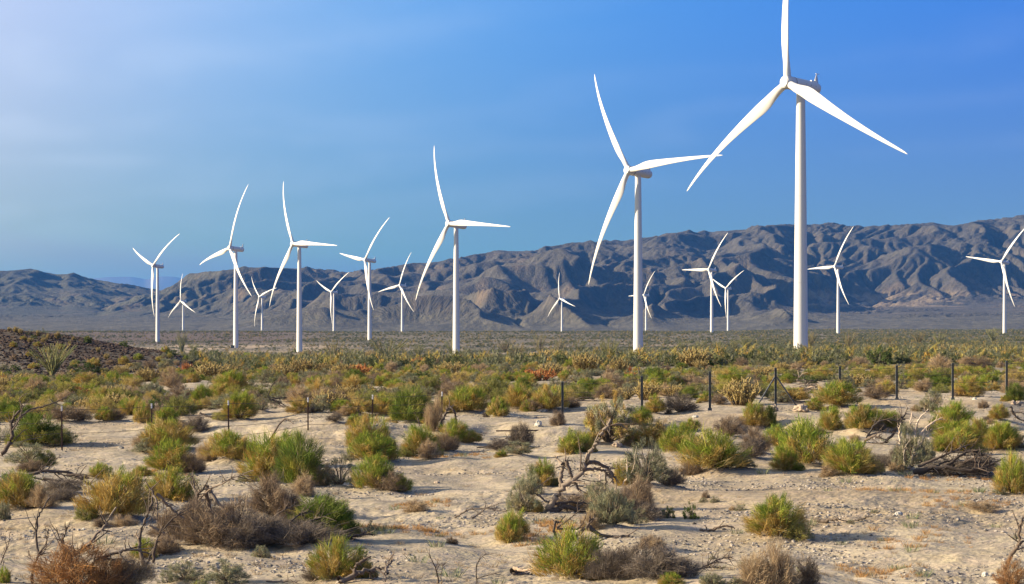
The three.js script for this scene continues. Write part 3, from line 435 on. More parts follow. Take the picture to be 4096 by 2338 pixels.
function fence(name, label, posts, rusty, fracs) {
  const root = thing(name, label, 'fence', new THREE.Vector3()), tops = [];
  posts.forEach(([px, py, D], k) => {
    const top = at(px, py, D), g = ground(top.x, top.z), foot = new THREE.Vector3(top.x + (rusty ? 0.02 : 0) * Math.sin(k * 7), g - 0.25, top.z);
    tops.push({ at: (f) => foot.clone().setY(g).lerp(top, f) });
    const L = top.clone().sub(foot), len = L.length(), post = new THREE.Group(); post.name = 'post'; post.position.copy(foot); post.quaternion.setFromUnitVectors(new THREE.Vector3(0, 1, 0), L.normalize()); root.add(post);
    if (rusty) { // T section with a white painted tip
      mesh('stem', mergeGeometries([new THREE.BoxGeometry(0.042, len - 0.14, 0.012), new THREE.BoxGeometry(0.012, len - 0.14, 0.045).translate(0, 0, 0.028)]).translate(0, (len - 0.14) / 2, 0), RUST, post);
      mesh('white_tip', mergeGeometries([new THREE.BoxGeometry(0.044, 0.14, 0.014), new THREE.BoxGeometry(0.014, 0.14, 0.047).translate(0, 0, 0.028)]).translate(0, len - 0.07, 0), TIPW, post);
    } else { // steel channel with a capped top
      mesh('stem', mergeGeometries([new THREE.BoxGeometry(0.075, len, 0.01), new THREE.BoxGeometry(0.01, len, 0.06).translate(-0.033, 0, 0.034), new THREE.BoxGeometry(0.01, len, 0.06).translate(0.033, 0, 0.034)]).translate(0, len / 2, 0), GREY, post);
      mesh('cap', new THREE.BoxGeometry(0.085, 0.03, 0.085).translate(0, len + 0.012, 0.025), GREY, post);
      mesh('foot_plate', new THREE.BoxGeometry(0.13, 0.12, 0.11).translate(0, 0.28, 0.03), GREY, post);
    }
    if (!rusty && k === 3) { // braced post: a strut down each side, in concrete
      const a = at(px, py + 28, D), l = at(3020, 1604, D - 0.5), r = at(3196, 1615, D + 0.6); l.y = ground(l.x, l.z) - 0.05; r.y = ground(r.x, r.z) - 0.05;
      mesh('brace', bar(a, l, 0.026), GREY, root); mesh('brace', bar(a, r, 0.026), GREY, root);
    }
  });
  for (const f of fracs) { const t = new Tris(), p = wirePath(tops, f); t.tube(p, p.map(() => 0.006), 4, [1, 1, 1]); mesh('wire', t.geo(), WIRE, root); }
  return root;
}
fence('wire_fence', 'wire fence on thin rusty posts with white tips at left', POSTS_L, true, [0.93, 0.66, 0.40, 0.16]);
fence('wire_fence', 'wire fence on dark grey steel posts with one braced post', POSTS_R, false, [0.95, 0.72, 0.49, 0.26]);
// ---------------------------------------------------------------- plant prototypes (one unit wide, 0.7 high), several of each look
const LEAFY = new THREE.MeshPhysicalMaterial({ color: 0xffffff, vertexColors: true, roughness: 1, side: THREE.DoubleSide, transmission: 0.18, thickness: 0, specularIntensity: 0.3 }), WOOD = mat({ color: 0xffffff, vertexColors: true, roughness: 0.95 });
const COL = {
  green: [[0.19, 0.26, 0.03], [0.26, 0.30, 0.04], [0.14, 0.21, 0.03], [0.34, 0.33, 0.06]],
  dark: [[0.10, 0.145, 0.028], [0.14, 0.175, 0.035], [0.19, 0.20, 0.05]],
  gold: [[0.44, 0.30, 0.085], [0.40, 0.255, 0.065], [0.47, 0.365, 0.16], [0.33, 0.29, 0.08]],
  grey: [[0.235, 0.25, 0.155], [0.195, 0.205, 0.12], [0.285, 0.28, 0.185], [0.25, 0.225, 0.13]],
  greyd: [[0.14, 0.15, 0.095], [0.17, 0.165, 0.105], [0.115, 0.12, 0.075]],
  tan: [[0.42, 0.31, 0.19], [0.36, 0.27, 0.165], [0.47, 0.37, 0.25], [0.30, 0.21, 0.125]],
  brown: [[0.25, 0.18, 0.115], [0.20, 0.145, 0.10], [0.30, 0.225, 0.15], [0.155, 0.115, 0.085]],
  ash: [[0.16, 0.13, 0.105], [0.115, 0.095, 0.08], [0.22, 0.18, 0.145]],
  rust: [[0.36, 0.18, 0.065], [0.29, 0.15, 0.065], [0.42, 0.25, 0.115], [0.24, 0.14, 0.07]],
  wood: [[0.13, 0.10, 0.075], [0.18, 0.145, 0.11], [0.10, 0.078, 0.06]],
};
function shrub(seed, o) {
  const R = rng(seed), A = new Tris(), B = new Tris(), T = new Tris(), h = 0.7; o = { ...o, rise: o.rise * (0.6 + 0.8 * R()), splay: o.splay * (0.75 + 0.5 * R()), len: o.len * (0.8 + 0.5 * R()), wild: o.wild * (0.8 + 0.6 * R()), bias: o.bias + (R() - 0.5) * 0.3, clumps: Math.round(o.clumps * (0.75 + 0.4 * R())) }; const V = (a) => new THREE.Vector3(...a);
  const lob = Array.from({ length: 5 }, () => ({ d: unit(R), a: 0.06 + 0.12 * R() })), ox = R() * 50;
  const shape = (d) => { let s = 0.84 + 0.13 * n3(d[0] * 2 + ox, d[1] * 2, d[2] * 2); for (const l of lob) { const k = d[0] * l.d[0] + d[1] * Math.abs(l.d[1]) + d[2] * l.d[2]; s += l.a * Math.max(0, k - 0.5); } return s; };
  for (let c = 0; c < o.clumps; c++) {
    let d = unit(R); { const y = Math.pow(Math.abs(d[1]), 1.35), q = Math.sqrt((1 - y * y) / Math.max(1e-6, 1 - d[1] * d[1])); d = [d[0] * q, y, d[2] * q]; }
    const rad = Math.pow(0.12 + 0.88 * R(), 0.42) * shape(d), cx = d[0] * rad * 0.5, cy = Math.max(0.03, 0.07 + d[1] * rad * (h - 0.10)), cz = d[2] * rad * 0.5;
    if (o.gaps && n3(cx * 2.6 - ox, cy * 2.6 + 9, cz * 2.6) < o.gaps) continue;
    const lean = [d[0] * o.splay + (R() - 0.5) * 0.3, o.rise + 0.5 * d[1], d[2] * o.splay + (R() - 0.5) * 0.3], ll = Math.hypot(...lean);
    const g = n3(cx * 3.2 + ox, cy * 3.2, cz * 3.2) * 0.55 + (cy / h - 0.42) * o.tip + o.bias + (R() - 0.5) * 0.35;
    const second = g < 0, cols = second ? o.low : o.high, X = second ? B : A, tint = pick(R, cols), cl = o.len * (0.75 + 0.5 * R());
    for (let s = 0; s < o.per; s++) {
      const j = unit(R), jr = o.puff * Math.sqrt(R()), L = cl * (0.55 + 0.75 * R()) * (R() < 0.05 ? 1.9 : 1);
      const b = [cx + j[0] * jr, Math.max(0.015, cy + j[1] * jr), cz + j[2] * jr];
      const w = unit(R), dir = [lean[0] / ll + w[0] * o.wild, lean[1] / ll + w[1] * o.wild, lean[2] / ll + w[2] * o.wild], dl = Math.hypot(...dir);
      const a = [b[0] - dir[0] / dl * L * 0.5, Math.max(0.0, b[1] - dir[1] / dl * L * 0.5), b[2] - dir[2] / dl * L * 0.5], e = [b[0] + dir[0] / dl * L * 0.5, Math.max(0.02, b[1] + dir[1] / dl * L * 0.5), b[2] + dir[2] / dl * L * 0.5];
      const k = unit(R); X.strand(a, e, [k[0] * L * 0.07, k[1] * L * 0.05 + L * o.curl, k[2] * L * 0.07], o.width * (0.6 + 0.8 * R()), unit(R), vary(R, R() < 0.75 ? tint : pick(R, cols), 0.28));
    }
    if (R() < o.stems) { // woody stem from the crown of the root up into the clump
      const f = V([d[0] * 0.05 * R(), 0, d[2] * 0.05 * R()]), m = V([cx * 0.45 + (R() - 0.5) * 0.06, cy * 0.62, cz * 0.45 + (R() - 0.5) * 0.06]), e = V([cx * 0.98, cy, cz * 0.98]), r = o.stem * (0.6 + 0.8 * R());
      T.tube([f, m, e], [r, r * 0.7, r * 0.3], 4, vary(R, pick(R, o.wood || COL.wood), 0.25));
    }
  }
  if (B.i.length < 5000) { const n = A.p.length / 3; A.p.push(...B.p); A.c.push(...B.c); for (const i of B.i) A.i.push(i + n); B.i.length = 0; }
  return [['foliage', A.geo(), LEAFY], ['dry_growth', B.geo(), LEAFY], ['woody_base', T.geo(), WOOD]].filter((p) => p[1]);
}
const BROOM = { gaps: -0.42, clumps: 290, per: 26, len: 0.15, puff: 0.075, width: 0.0058, splay: 0.8, rise: 0.5, wild: 0.5, curl: 0.04, tip: 0.75, bias: 0.02, stems: 0.45, stem: 0.006, high: COL.green, low: COL.gold };
const SALT = { gaps: -0.35, clumps: 180, per: 32, len: 0.09, puff: 0.06, width: 0.0068, splay: 0.7, rise: 0.5, wild: 0.75, curl: 0.0, tip: 0.5, bias: 0.35, stems: 0.9, stem: 0.008, high: COL.grey, low: [[0.33, 0.27, 0.15], [0.27, 0.24, 0.14]] };
const DRY = { gaps: -0.4, clumps: 150, per: 26, len: 0.22, puff: 0.08, width: 0.0050, splay: 0.95, rise: 0.35, wild: 0.6, curl: 0.03, tip: 0.2, bias: -0.2, stems: 1, stem: 0.007, high: COL.tan, low: COL.tan };
const PROTO = {
  b: [BROOM, { ...BROOM, bias: -0.06, tip: 1.0 }, { ...BROOM, bias: -0.42, tip: 0.8 }, { ...BROOM, bias: 0.3, high: [...COL.dark, COL.green[2]], low: [COL.gold[3], COL.green[3]] }].map((o, i) => [0, 1, 2, 3, 4, 5].map((k) => shrub(100 + i * 10 + k, o))),
  s: [SALT, { ...SALT, high: COL.greyd, low: COL.grey, clumps: 95 }, { ...SALT, clumps: 150, per: 44, len: 0.09, puff: 0.045, width: 0.006, tip: 1.0, bias: 0.0, low: [COL.gold[0], COL.gold[3], COL.tan[3]] }].map((o, i) => [0, 1, 2, 3].map((k) => shrub(200 + i * 10 + k, o))),
  d: [DRY, { ...DRY, high: COL.brown, low: COL.brown, wood: COL.wood }, { ...DRY, high: COL.ash, low: COL.ash, per: 26 }].map((o, i) => [0, 1, 2, 3].map((k) => shrub(300 + i * 10 + k, o))),
  g: [[[0.32, 0.30, 0.07], [0.27, 0.265, 0.06], [0.39, 0.33, 0.10]], [[0.42, 0.325, 0.11], [0.36, 0.285, 0.085], [0.47, 0.36, 0.14]], [[0.20, 0.215, 0.055], [0.26, 0.245, 0.075], [0.17, 0.18, 0.05]]].map((c, i) => [0, 1, 2].map((k) => shrub(450 + i * 10 + k, { ...BROOM, clumps: 210, len: 0.12, wild: 0.7, high: c, low: [...c, COL.brown[2]] }))),
  r: [[0, 1].map((k) => shrub(400 + k, { ...BROOM, high: COL.rust, low: COL.rust, len: 0.19, wild: 0.6, clumps: 130 }))],
  c: [[0, 1, 2].map((k) => shrub(500 + k, { ...SALT, clumps: 75, per: 40, len: 0.075, puff: 0.075, width: 0.016, wild: 1.0, high: [[0.085, 0.125, 0.032], [0.11, 0.15, 0.04], [0.07, 0.095, 0.03]], low: [[0.15, 0.16, 0.06], [0.09, 0.11, 0.035]] }))],
};
function cholla(seed, cols, upright, n) {
  const R = rng(seed), T = new Tris();
  for (let a = 0; a < n; a++) {
    const ang = R() * 2 * Math.PI, r = Math.sqrt(R()) * 0.42, lean = (upright ? 0.25 : 0.75) * r / 0.42;
    let p = new THREE.Vector3(Math.cos(ang) * r * 0.8, upright ? 0 : 0.05 * R(), Math.sin(ang) * r * 0.8);
    const top = (0.7 - 0.35 * (r / 0.42) ** 2) * (0.75 + 0.35 * R()), d = new THREE.Vector3(Math.cos(ang) * lean + (R() - 0.5) * 0.4, 1, Math.sin(ang) * lean + (R() - 0.5) * 0.4).normalize();
    const old = vary(R, cols[2], 0.2);
    for (let s = 0; s < 7 && p.y < top; s++) {
      const L = 0.08 + 0.06 * R(), rr = (upright ? 0.015 : 0.018) * (0.8 + 0.4 * R()), e = p.clone().addScaledVector(d, L), m = p.clone().lerp(e, 0.5);
      T.tube([p.clone(), m, e], [rr * 0.7, rr, rr * 0.75], 5, s === 0 ? old : vary(R, pick(R, cols), 0.22));
      if (!upright && R() < 0.75) { const q = unit(R), f = e.clone().add(new THREE.Vector3(q[0] * 0.09, Math.abs(q[1]) * 0.09 + 0.03, q[2] * 0.09)); T.tube([e.clone(), f], [rr * 0.9, rr * 0.6], 5, vary(R, cols[0], 0.2)); }
      p = e; d.x += (R() - 0.5) * 0.6; d.z += (R() - 0.5) * 0.6; d.normalize();
    }
  }
  return [['joints', T.geo(), WOOD]];
}
const CH = [[0.34, 0.26, 0.10], [0.24, 0.18, 0.06], [0.11, 0.07, 0.03], [0.28, 0.20, 0.07]], OR = [[0.42, 0.155, 0.04], [0.34, 0.12, 0.035], [0.22, 0.085, 0.035], [0.46, 0.22, 0.075]];
PROTO.k = [[0, 1, 2].map((k) => cholla(600 + k, CH, false, 105)), [0, 1, 2].map((k) => cholla(610 + k, CH, true, 130))];
PROTO.x = [[0, 1, 2].map((k) => cholla(620 + k, OR, false, 60))];
function ocotillo(seed, cols, n) {
  const R = rng(seed), T = new Tris();
  for (let a = 0; a < n; a++) {
    const ang = R() * 2 * Math.PI, out = 0.06 + 0.44 * Math.sqrt(R()), H = 0.7 * (0.72 + 0.28 * R()) * (1 - 0.3 * out), pts = [], rad = [], wob = R() * 9, c = vary(R, pick(R, cols), 0.25);
    for (let s = 0; s <= 6; s++) { const t = s / 6; pts.push(new THREE.Vector3(Math.cos(ang) * (0.02 + out * Math.pow(t, 1.25)) + 0.012 * Math.sin(t * 7 + wob), H * Math.pow(t, 0.92), Math.sin(ang) * (0.02 + out * Math.pow(t, 1.25)) + 0.012 * Math.cos(t * 6 + wob))); rad.push(lerp(0.0095, 0.005, t)); }
    T.tube(pts, rad, 4, c);
    for (let s = 0; s < 40; s++) { const t = 0.15 + 0.85 * R(), i = Math.min(5, Math.floor(t * 6)), p = pts[i].clone().lerp(pts[i + 1], t * 6 - i), u = unit(R); T.strand([p.x, p.y, p.z], [p.x + u[0] * 0.02, p.y + u[1] * 0.02, p.z + u[2] * 0.02], [0, 0, 0], 0.009, unit(R), vary(R, [0.11, 0.125, 0.04], 0.3)); }
  }
  return [['stems', T.geo(), WOOD]];
}
PROTO.o = [[[0.24, 0.215, 0.09], [0.19, 0.185, 0.075], [0.15, 0.165, 0.065]], [[0.235, 0.175, 0.085], [0.19, 0.155, 0.075], [0.16, 0.16, 0.07]]].map((c, i) => [0, 1, 2, 3].map((k) => ocotillo(700 + i * 10 + k, c, 38 + 7 * k)));

// ---------------------------------------------------------------- names, and labels that say which one
const KIND = { g: 'bursage_bush', b: 'broom_shrub', s: 'saltbush', d: 'dry_shrub', r: 'rust_shrub', c: 'creosote_bush', k: 'cholla_cactus', x: 'orange_cholla', o: 'ocotillo' }, CAT = { g: 'bush', b: 'shrub', s: 'shrub', d: 'shrub', r: 'shrub', c: 'bush', k: 'cactus', x: 'cactus', o: 'ocotillo' };
const LOOK = { g: ['olive', 'straw-coloured', 'dull olive'], b: ['green', 'green-topped gold', 'golden', 'dark green'], s: ['grey-green', 'dull grey-green', 'gold and grey'], d: ['dry tan', 'dry brown', 'dark leafless'], r: ['rusty orange'], c: ['dark green leafy'], k: ['golden spiny', 'golden upright'], x: ['bright orange'], o: ['olive', 'brownish'] };
const NOUN = { g: 'low mounded bush', b: 'broom shrub', s: 'shrub', d: 'twiggy shrub', r: 'dry shrub', c: 'bush', k: 'cholla', x: 'cholla', o: 'ocotillo' };
const ORD = ['first', 'second', 'third', 'fourth', 'fifth', 'sixth', 'seventh', 'eighth'];
const MARKS = [
  ...POSTS_L.slice(1).map(([px, py], k) => [px, py + 90, `the ${ORD[k]} rusty post from left`]), ...POSTS_R.slice(0, 8).filter((_, k) => k !== 3).map(([px, py], k) => [px, py + 80, `the ${ORD[k]} plain grey post`]),
  [3103, 1550, 'the braced grey post'], [3230, 1560, 'the stick heap'], [2300, 1900, 'the forked dead tree'], [2450, 2130, 'the arched dead branch'], [250, 2200, 'the bare branches at lower left'], [640, 2130, 'the split dead stumps'], [880, 2010, 'the propped dead trunk'], [3660, 1790, 'the white-barked stems'], [3850, 1880, 'the fallen dead tree'],
  [60, 1700, 'the leaning dead branch'], [250, 1920, 'the fallen dark log'], [1450, 2290, 'the dead log at lower centre'], [3300, 2080, 'the half-buried log'], [2750, 1870, 'the pale round boulder'], [2155, 1695, 'the white rock'], [3600, 2060, 'the two rocks in the sand'], [4060, 2180, 'the dead stem at right edge'], [1800, 1720, 'the broken dead limbs'],
  [3211, 1400, 'the largest tower'], [2561, 1400, 'the second largest tower'], [1830, 1410, 'the tower behind the ocotillo'], [1206, 1410, 'the tower left of centre'], [948, 1390, 'the tower with the box'], [150, 1400, 'the middle of the stony hill'], [215, 1470, 'the big ocotillo on the left'], [300, 1580, 'the orange cholla by the hill'], [2160, 1510, 'the brightest orange cholla'], [2970, 1580, 'the big golden cholla'],
  [60, 2330, 'the photo corner at lower left'], [4040, 2330, 'the photo corner at lower right'], [1900, 2050, 'the open sand at centre'], [3560, 1940, 'the open sand at right'], [3900, 1420, 'the cholla row at right'], [1350, 1500, 'the cholla thicket'],
];
const SIDES = [['right of', 1, 0], ['below', 0, 1], ['left of', -1, 0], ['above', 0, -1]];
function place(px, py) {
  const near = MARKS.map((m) => [Math.hypot((px - m[0]), (py - m[1]) * 2.2), m]).sort((a, b) => a[0] - b[0]);
  return near.slice(0, 6).map(([d, m]) => { const dx = px - m[0], dy = (py - m[1]) * 2.2; if (d < 45) return `at ${m[2]}`; const s = SIDES.map(([w, a, b]) => [dx * a + dy * b, w]).sort((a, b) => b[0] - a[0])[0][1]; return `${d > 260 ? 'well ' : d < 120 ? 'close ' : ''}${s} ${m[2]}`; });
}
const RANK = ['largest', 'second largest', 'third largest', 'fourth largest', 'fifth largest', 'sixth largest', 'seventh largest', 'eighth largest', 'ninth largest', 'tenth largest'];
function labelAll(list) { // look and nearest landmark; where several share both, their order of size in the photograph
  const groups = new Map();
  for (const p of list) { p.spots = place(p.px, p.py); const head = `${LOOK[p.kind][p.look]} ${NOUN[p.kind]}`; p.key = `${head} ${p.spots[0]}`; if (!groups.has(p.key)) groups.set(p.key, []); groups.get(p.key).push(p); }
  for (const [key, g] of groups) { g.sort((a, b) => b.w * b.h - a.w * a.h); g.forEach((p, k) => { p.label = g.length === 1 ? key : `${k === g.length - 1 && k > 0 ? 'smallest' : RANK[k] || 'very small'} ${key}`; if (!RANK[k] && k < g.length - 1) p.label += `, ${p.spots[1]}`; }); }
}
labelAll(plants);
const Rp = rng(77);
plants.sort((a, b) => a.D - b.D);
for (const p of plants) {
  const set = PROTO[p.kind][p.look] || PROTO[p.kind][0], parts = set[Math.floor(Rp() * set.length)], far = p.D > 210;
  const name = KIND[p.kind], g = new THREE.Vector3(p.x, ground(p.x, p.z) - 0.02, p.z);
  const root = thing(name, p.label, CAT[p.kind], g, far ? `${NOUN[p.kind]} plants on the flat beyond the fence` : `${NOUN[p.kind]} plants on the sand`);
  root.rotation.y = Rp() * 2 * Math.PI; const wide = 'bsdrg'.includes(p.kind) ? (p.D < 75 && !p.fill ? 1.27 : 1.16) : 1.05; const lop = 0.88 + 0.24 * Rp(); root.scale.set(p.wm * wide * lop, p.hm / (p.D < 75 && !p.fill ? 0.58 : 0.62), p.wm * wide / lop); if ('bsdg'.includes(p.kind)) { root.rotation.x = (Rp() - 0.5) * 0.16; root.rotation.z = (Rp() - 0.5) * 0.16; }
  for (const [n, geo, m] of parts) mesh(n, geo, m, root);
}
// ---------------------------------------------------------------- dead wood, traced limb by limb (tile pixels), each tree at its own distance
const GREYWOOD = [[0.15, 0.115, 0.09], [0.11, 0.082, 0.065], [0.20, 0.155, 0.12]], DARKWOOD = [[0.085, 0.062, 0.05], [0.12, 0.09, 0.07], [0.065, 0.05, 0.042]], PALEWOOD = [[0.50, 0.40, 0.30], [0.42, 0.33, 0.25], [0.56, 0.46, 0.37]];
// limbs: "x,y x,y ...:thickness" in tile pixels; base: which row of the tile its foot stands on
function deadwood(name, label, category, tile, foot, limbs, cols, seed, twigs = 6, group) {
  const R = rng(seed), f = spot(...tp(tile, ...foot)), D = -f.z, root = thing(name, label, category, f, group), per = D / F / Z;
  limbs.split('|').forEach((limb, li) => {
    const [path, th] = limb.split(':'), t = new Tris(), c = vary(R, pick(R, cols), 0.2), drift = (R() - 0.5) * 0.9, raw = path.split(' ').map((s) => s.split(',').map(Number));
    const r0 = th * per * 0.72, ctl = raw.map(([x, y], k) => { const [px, py] = tp(tile, x, y), d = D + drift * (k / Math.max(1, raw.length - 1)) * 0.8, p = at(px, py, d); p.y = Math.max(p.y, ground(p.x, p.z) + r0 * 0.25); return p.sub(f); });
    const curve = new THREE.CatmullRomCurve3(ctl, false, 'centripetal'), n = Math.max(4, raw.length * 4), pts = curve.getPoints(n);
    pts.forEach((p, k) => { if (k && k < n) { p.x += (R() - 0.5) * r0 * 0.9; p.y += (R() - 0.5) * r0 * 0.9; } });
    t.tube(pts, pts.map((_, k) => r0 * lerp(1, 0.38, k / n) * (0.88 + 0.24 * R())), 7, c);
    for (let k = 0; k < twigs * 1.8; k++) { // side twigs
      const s = 0.25 + 0.75 * R(), p = curve.getPoint(s), dir = curve.getTangent(s).multiplyScalar(0.6).add(new THREE.Vector3(...unit(R)).multiplyScalar(0.9)); dir.y += 0.1;
      const L = (0.08 + 0.25 * R()) * Math.min(1.6, curve.getLength()), q = p.clone().addScaledVector(dir, L * 0.5), e = p.clone().addScaledVector(dir, L); e.y += (R() - 0.6) * L * 0.4; q.x += (R() - 0.5) * L * 0.25;
      const low = -0.02; if (e.y < low) e.y = low; const w = r0 * 0.25 + 0.0025; t.tube([p, q, e], [w, w * 0.7, w * 0.35], 4, vary(R, pick(R, cols), 0.25));
    }
    mesh(li ? 'limb' : 'trunk', t.geo(), WOOD, root);
  });
  return root;
}
const DT = 'dead tree', DB = 'dead branch', LG = 'log';
deadwood('dead_tree', 'forked dead tree with tall leaning trunk amid grey-green shrubs', DT, 'G', [380, 740], '340,740 430,610 520,490 620,420 700,310 740,200 800,110 870,20 905,-70 960,-110 978,-185:46|500,520 488,400 510,290 542,225:36|542,228 578,330 620,430 690,545:30|500,260 470,230 438,180:24|520,300 480,285 445,300:14|735,262 790,235 880,258 960,312 1035,395:34|715,325 800,305 900,322 995,395:28|955,310 990,380 1010,450:26|520,445 650,437 740,462:12|350,768 480,692 620,702 785,740:52|430,655 600,640 835,655:22|250,560 330,622 405,672:18|210,515 330,432 445,322:7|700,410 800,430 920,425:8|930,330 940,440 920,520:14', GREYWOOD, 801, 5);
deadwood('dead_tree', 'pale bare stems rising inside the large grey-green shrub', DT, 'G', [1110, 480], '1100,470 1145,370 1150,250 1140,200:10|1110,440 1180,365 1220,265 1222,165:9|1060,560 1200,470 1300,420:9|870,470 880,380 880,310:10|920,480 935,400 930,330:14', PALEWOOD, 802, 4);
deadwood('dead_branch', 'arched dark dead branch behind the big shrub at lower centre', DB, 'G', [620, 1020], '612,1015 690,930 760,872 822,790:34|440,1035 420,930 440,830 455,850 530,772:22|452,892 560,812 682,715:14|450,902 560,900 650,908 705,850 742,760:16|765,882 850,952 1000,992 1100,1012 1205,1078:30|962,1002 922,1092 882,1155:14|1000,975 1012,1045 1080,1100:14|540,900 520,980 500,1020:8', DARKWOOD, 803, 4);
deadwood('dead_branch', 'bare forking branches rising over the rusty shrub at lower left', DB, 'E', [560, 1450], '530,1460 690,1332 680,1252 700,1182 832,1102 962,962 1062,842 1152,692:34|690,1332 882,1282 982,1202 1182,1132 1302,1106 1482,1152:30|690,1252 642,1122 560,922:18|642,1122 632,982 692,852:16|702,1182 902,1052 1092,922:14|1000,1202 1152,1222:10|410,1458 602,1252 692,1182:14|1182,1132 1222,1192 1302,1252:12', DARKWOOD.concat(GREYWOOD), 804, 5);
deadwood('dead_branch', 'tall thin dead stem left of the rusty shrub', DB, 'E', [320, 1450], '320,1460 322,1302 372,1182 362,1052 372,802 422,702 492,592:24|380,1152 452,1052 482,902:14|372,1182 442,1122 460,1050:10|345,1250 300,1200 280,1120:8', DARKWOOD, 805, 5);
deadwood('dead_branch', 'thin twigs at the very left edge near the bottom corner', DB, 'E', [10, 1330], '0,1260 42,1152 82,1042 96,922:10|20,1200 60,1100 40,1000:7|5,1320 30,1250 10,1160:8', DARKWOOD, 806, 4);
deadwood('dead_tree', 'split dead stumps with a long prop beside the gold shrub', DT, 'E', [1440, 1300], '1440,1312 1392,1132 1390,962 1472,762 1522,572 1488,500:30|1520,1242 1562,1022 1642,882 1782,752:24|1558,562 1642,642 1702,702 1832,802:26|1382,1002 1350,960:14|1525,575 1560,642 1562,832:18|1440,1312 1492,1182 1562,1022:22|1545,640 1530,720 1500,800:10', GREYWOOD.concat(DARKWOOD), 807, 7);
deadwood('log', 'short broken log leaning in the brown thicket', LG, 'E', [1720, 1060], '1722,1062 1622,952 1482,872:38|1700,1040 1660,960 1650,900:14', GREYWOOD, 808, 6);
deadwood('dead_tree', 'propped dead trunk with hanging limbs over the brown thicket', DT, 'E', [1950, 1010], '1942,1002 1962,802 1962,602 1972,562 2042,472:32|1972,562 1932,482 1912,342:14|2058,472 2072,652 2112,802 2152,1002:30|2082,512 2162,642 2302,782 2402,872 2502,972:28|2302,782 2372,902 2402,1062:12|1992,602 2102,502 2202,462 2292,412 2522,322:16|2062,702 1992,852 1972,960:12|2110,800 2060,900 2050,1000:9|1985,600 2050,640 2080,690:12|2400,870 2450,1000 2440,1060:8|2180,690 2290,720 2420,610:7', GREYWOOD, 809, 9);
deadwood('dead_tree', 'leaning dead branch at the left edge by the fence', DT, 'A', [20, 1440], '10,1480 90,1302 122,1182 106,1102 162,1012 222,932:34|130,1142 202,1042 302,972 462,932 562,892 662,842:16|90,1322 272,1272 422,1242:8|120,1180 190,1060 215,960:14|75,1340 150,1270 230,1180 275,1170:8|215,930 190,870 235,820:9', GREYWOOD.concat(DARKWOOD), 810, 5);
deadwood('log', 'fallen dark log on the shaded sand at left', LG, 'E', [430, 470], '30,372 252,374 432,332 652,342 772,382 832,432 902,462:28|430,402 652,432 802,442:18|662,362 802,372 832,402:18|540,350 620,420 700,470:9|600,345 690,430 790,470:8|250,372 400,410 520,440:12', DARKWOOD, 811, 8);
deadwood('log', 'dead log with upturned ends at the bottom edge near centre', LG, 'F', [1040, 1430], '850,1446 982,1362 1132,1312 1302,1292:46|982,1362 1002,1272 1062,1222 1142,1182:34|1312,1352 1300,1292 1362,1212:26|820,1400 850,1440 900,1450:36|1130,1330 1150,1400 1180,1450:16|1200,1300 1280,1360 1290,1450:14', DARKWOOD.concat(GREYWOOD), 812, 6);
deadwood('dead_branch', 'low dead sticks at the bottom edge left of centre', DB, 'F', [280, 1440], '100,1446 272,1432 332,1416 402,1446:16|352,1332 378,1380 402,1432:8|560,1440 600,1400 630,1380:9|720,1320 740,1400 770,1440:8', GREYWOOD, 813, 4);
deadwood('dead_branch', 'long thin dead branch lying on the open sand at centre', DB, 'F', [2150, 800], '1982,802 2102,722 2302,692 2452,642:14|2152,802 2292,702:16|2300,692 2400,720 2500,730:10|2280,690 2290,650 2250,590:5', GREYWOOD, 814, 6);
deadwood('dead_branch', 'two upright bare twigs at the bottom edge right of the log', DB, 'F', [1820, 1450], '1820,1460 1792,1302 1740,1192:12|1850,1460 1842,1402 1862,1242:9|1820,1420 1800,1330 1830,1260:7', DARKWOOD, 815, 4);
deadwood('dead_branch', 'lone crooked twig at the bottom edge near centre', DB, 'F', [2200, 1450], '2200,1460 2202,1252 2292,1142:9|2205,1400 2300,1370 2420,1340:8', DARKWOOD, 816, 4);
deadwood('dead_tree', 'broken dead limbs beside the tall dry tan shrub', DT, 'B', [1850, 1190], '1802,1182 1882,1022 1932,940:28|1962,972 1992,1052 2002,1202 2010,1320:18|1932,942 1962,972:14|1850,1190 2002,1182 2152,1192 2262,1292:18|1652,1182 1602,1042:8|1810,1170 1850,1100 1830,1040:10|2010,1200 2080,1240 2120,1330:10', GREYWOOD, 817, 6);
deadwood('dead_branch', 'grey dead branches above the bright green shrub, near the third rusty post', DB, 'B', [60, 1350], '0,1352 102,1302 192,1182 272,1072 342,1076:18|32,1352 202,1262 432,1202:12|0,1365 80,1335 210,1310:26', GREYWOOD, 818, 5);
deadwood('dead_branch', 'tangled dark twigs near the third rusty post', DB, 'B', [220, 950], '112,852 152,742 192,692:8|110,830 200,860 300,850 370,880:12|130,870 240,900 300,960:10|150,900 210,930 290,990:9|120,850 180,880 250,930:14', DARKWOOD, 819, 8);
deadwood('dead_branch', 'short forked dead branch by the second rusty post', DB, 'A', [2080, 1060], '1990,1002 2082,1042 2202,1022 2222,1062:14|2080,1040 2150,1070 2220,1085:10|1990,1002 1985,1040:9|2040,1020 2120,1090 2180,1110:7', DARKWOOD, 820, 3);
deadwood('dead_tree', 'dark dead branches right of the bright shrub, below the grey posts', DT, 'D', [980, 1320], '960,1312 1052,1142 1132,1082 1252,1082 1372,1070:16|1180,1292 1292,1152 1342,1062 1392,952:22|960,1280 1060,1240 1180,1270:22|1000,1230 1100,1200 1230,1190:16|1230,1200 1300,1140:14|1200,1290 1110,1330 1000,1330:14|950,1190 1000,1210 1050,1270:9', DARKWOOD.concat(GREYWOOD), 821, 9);
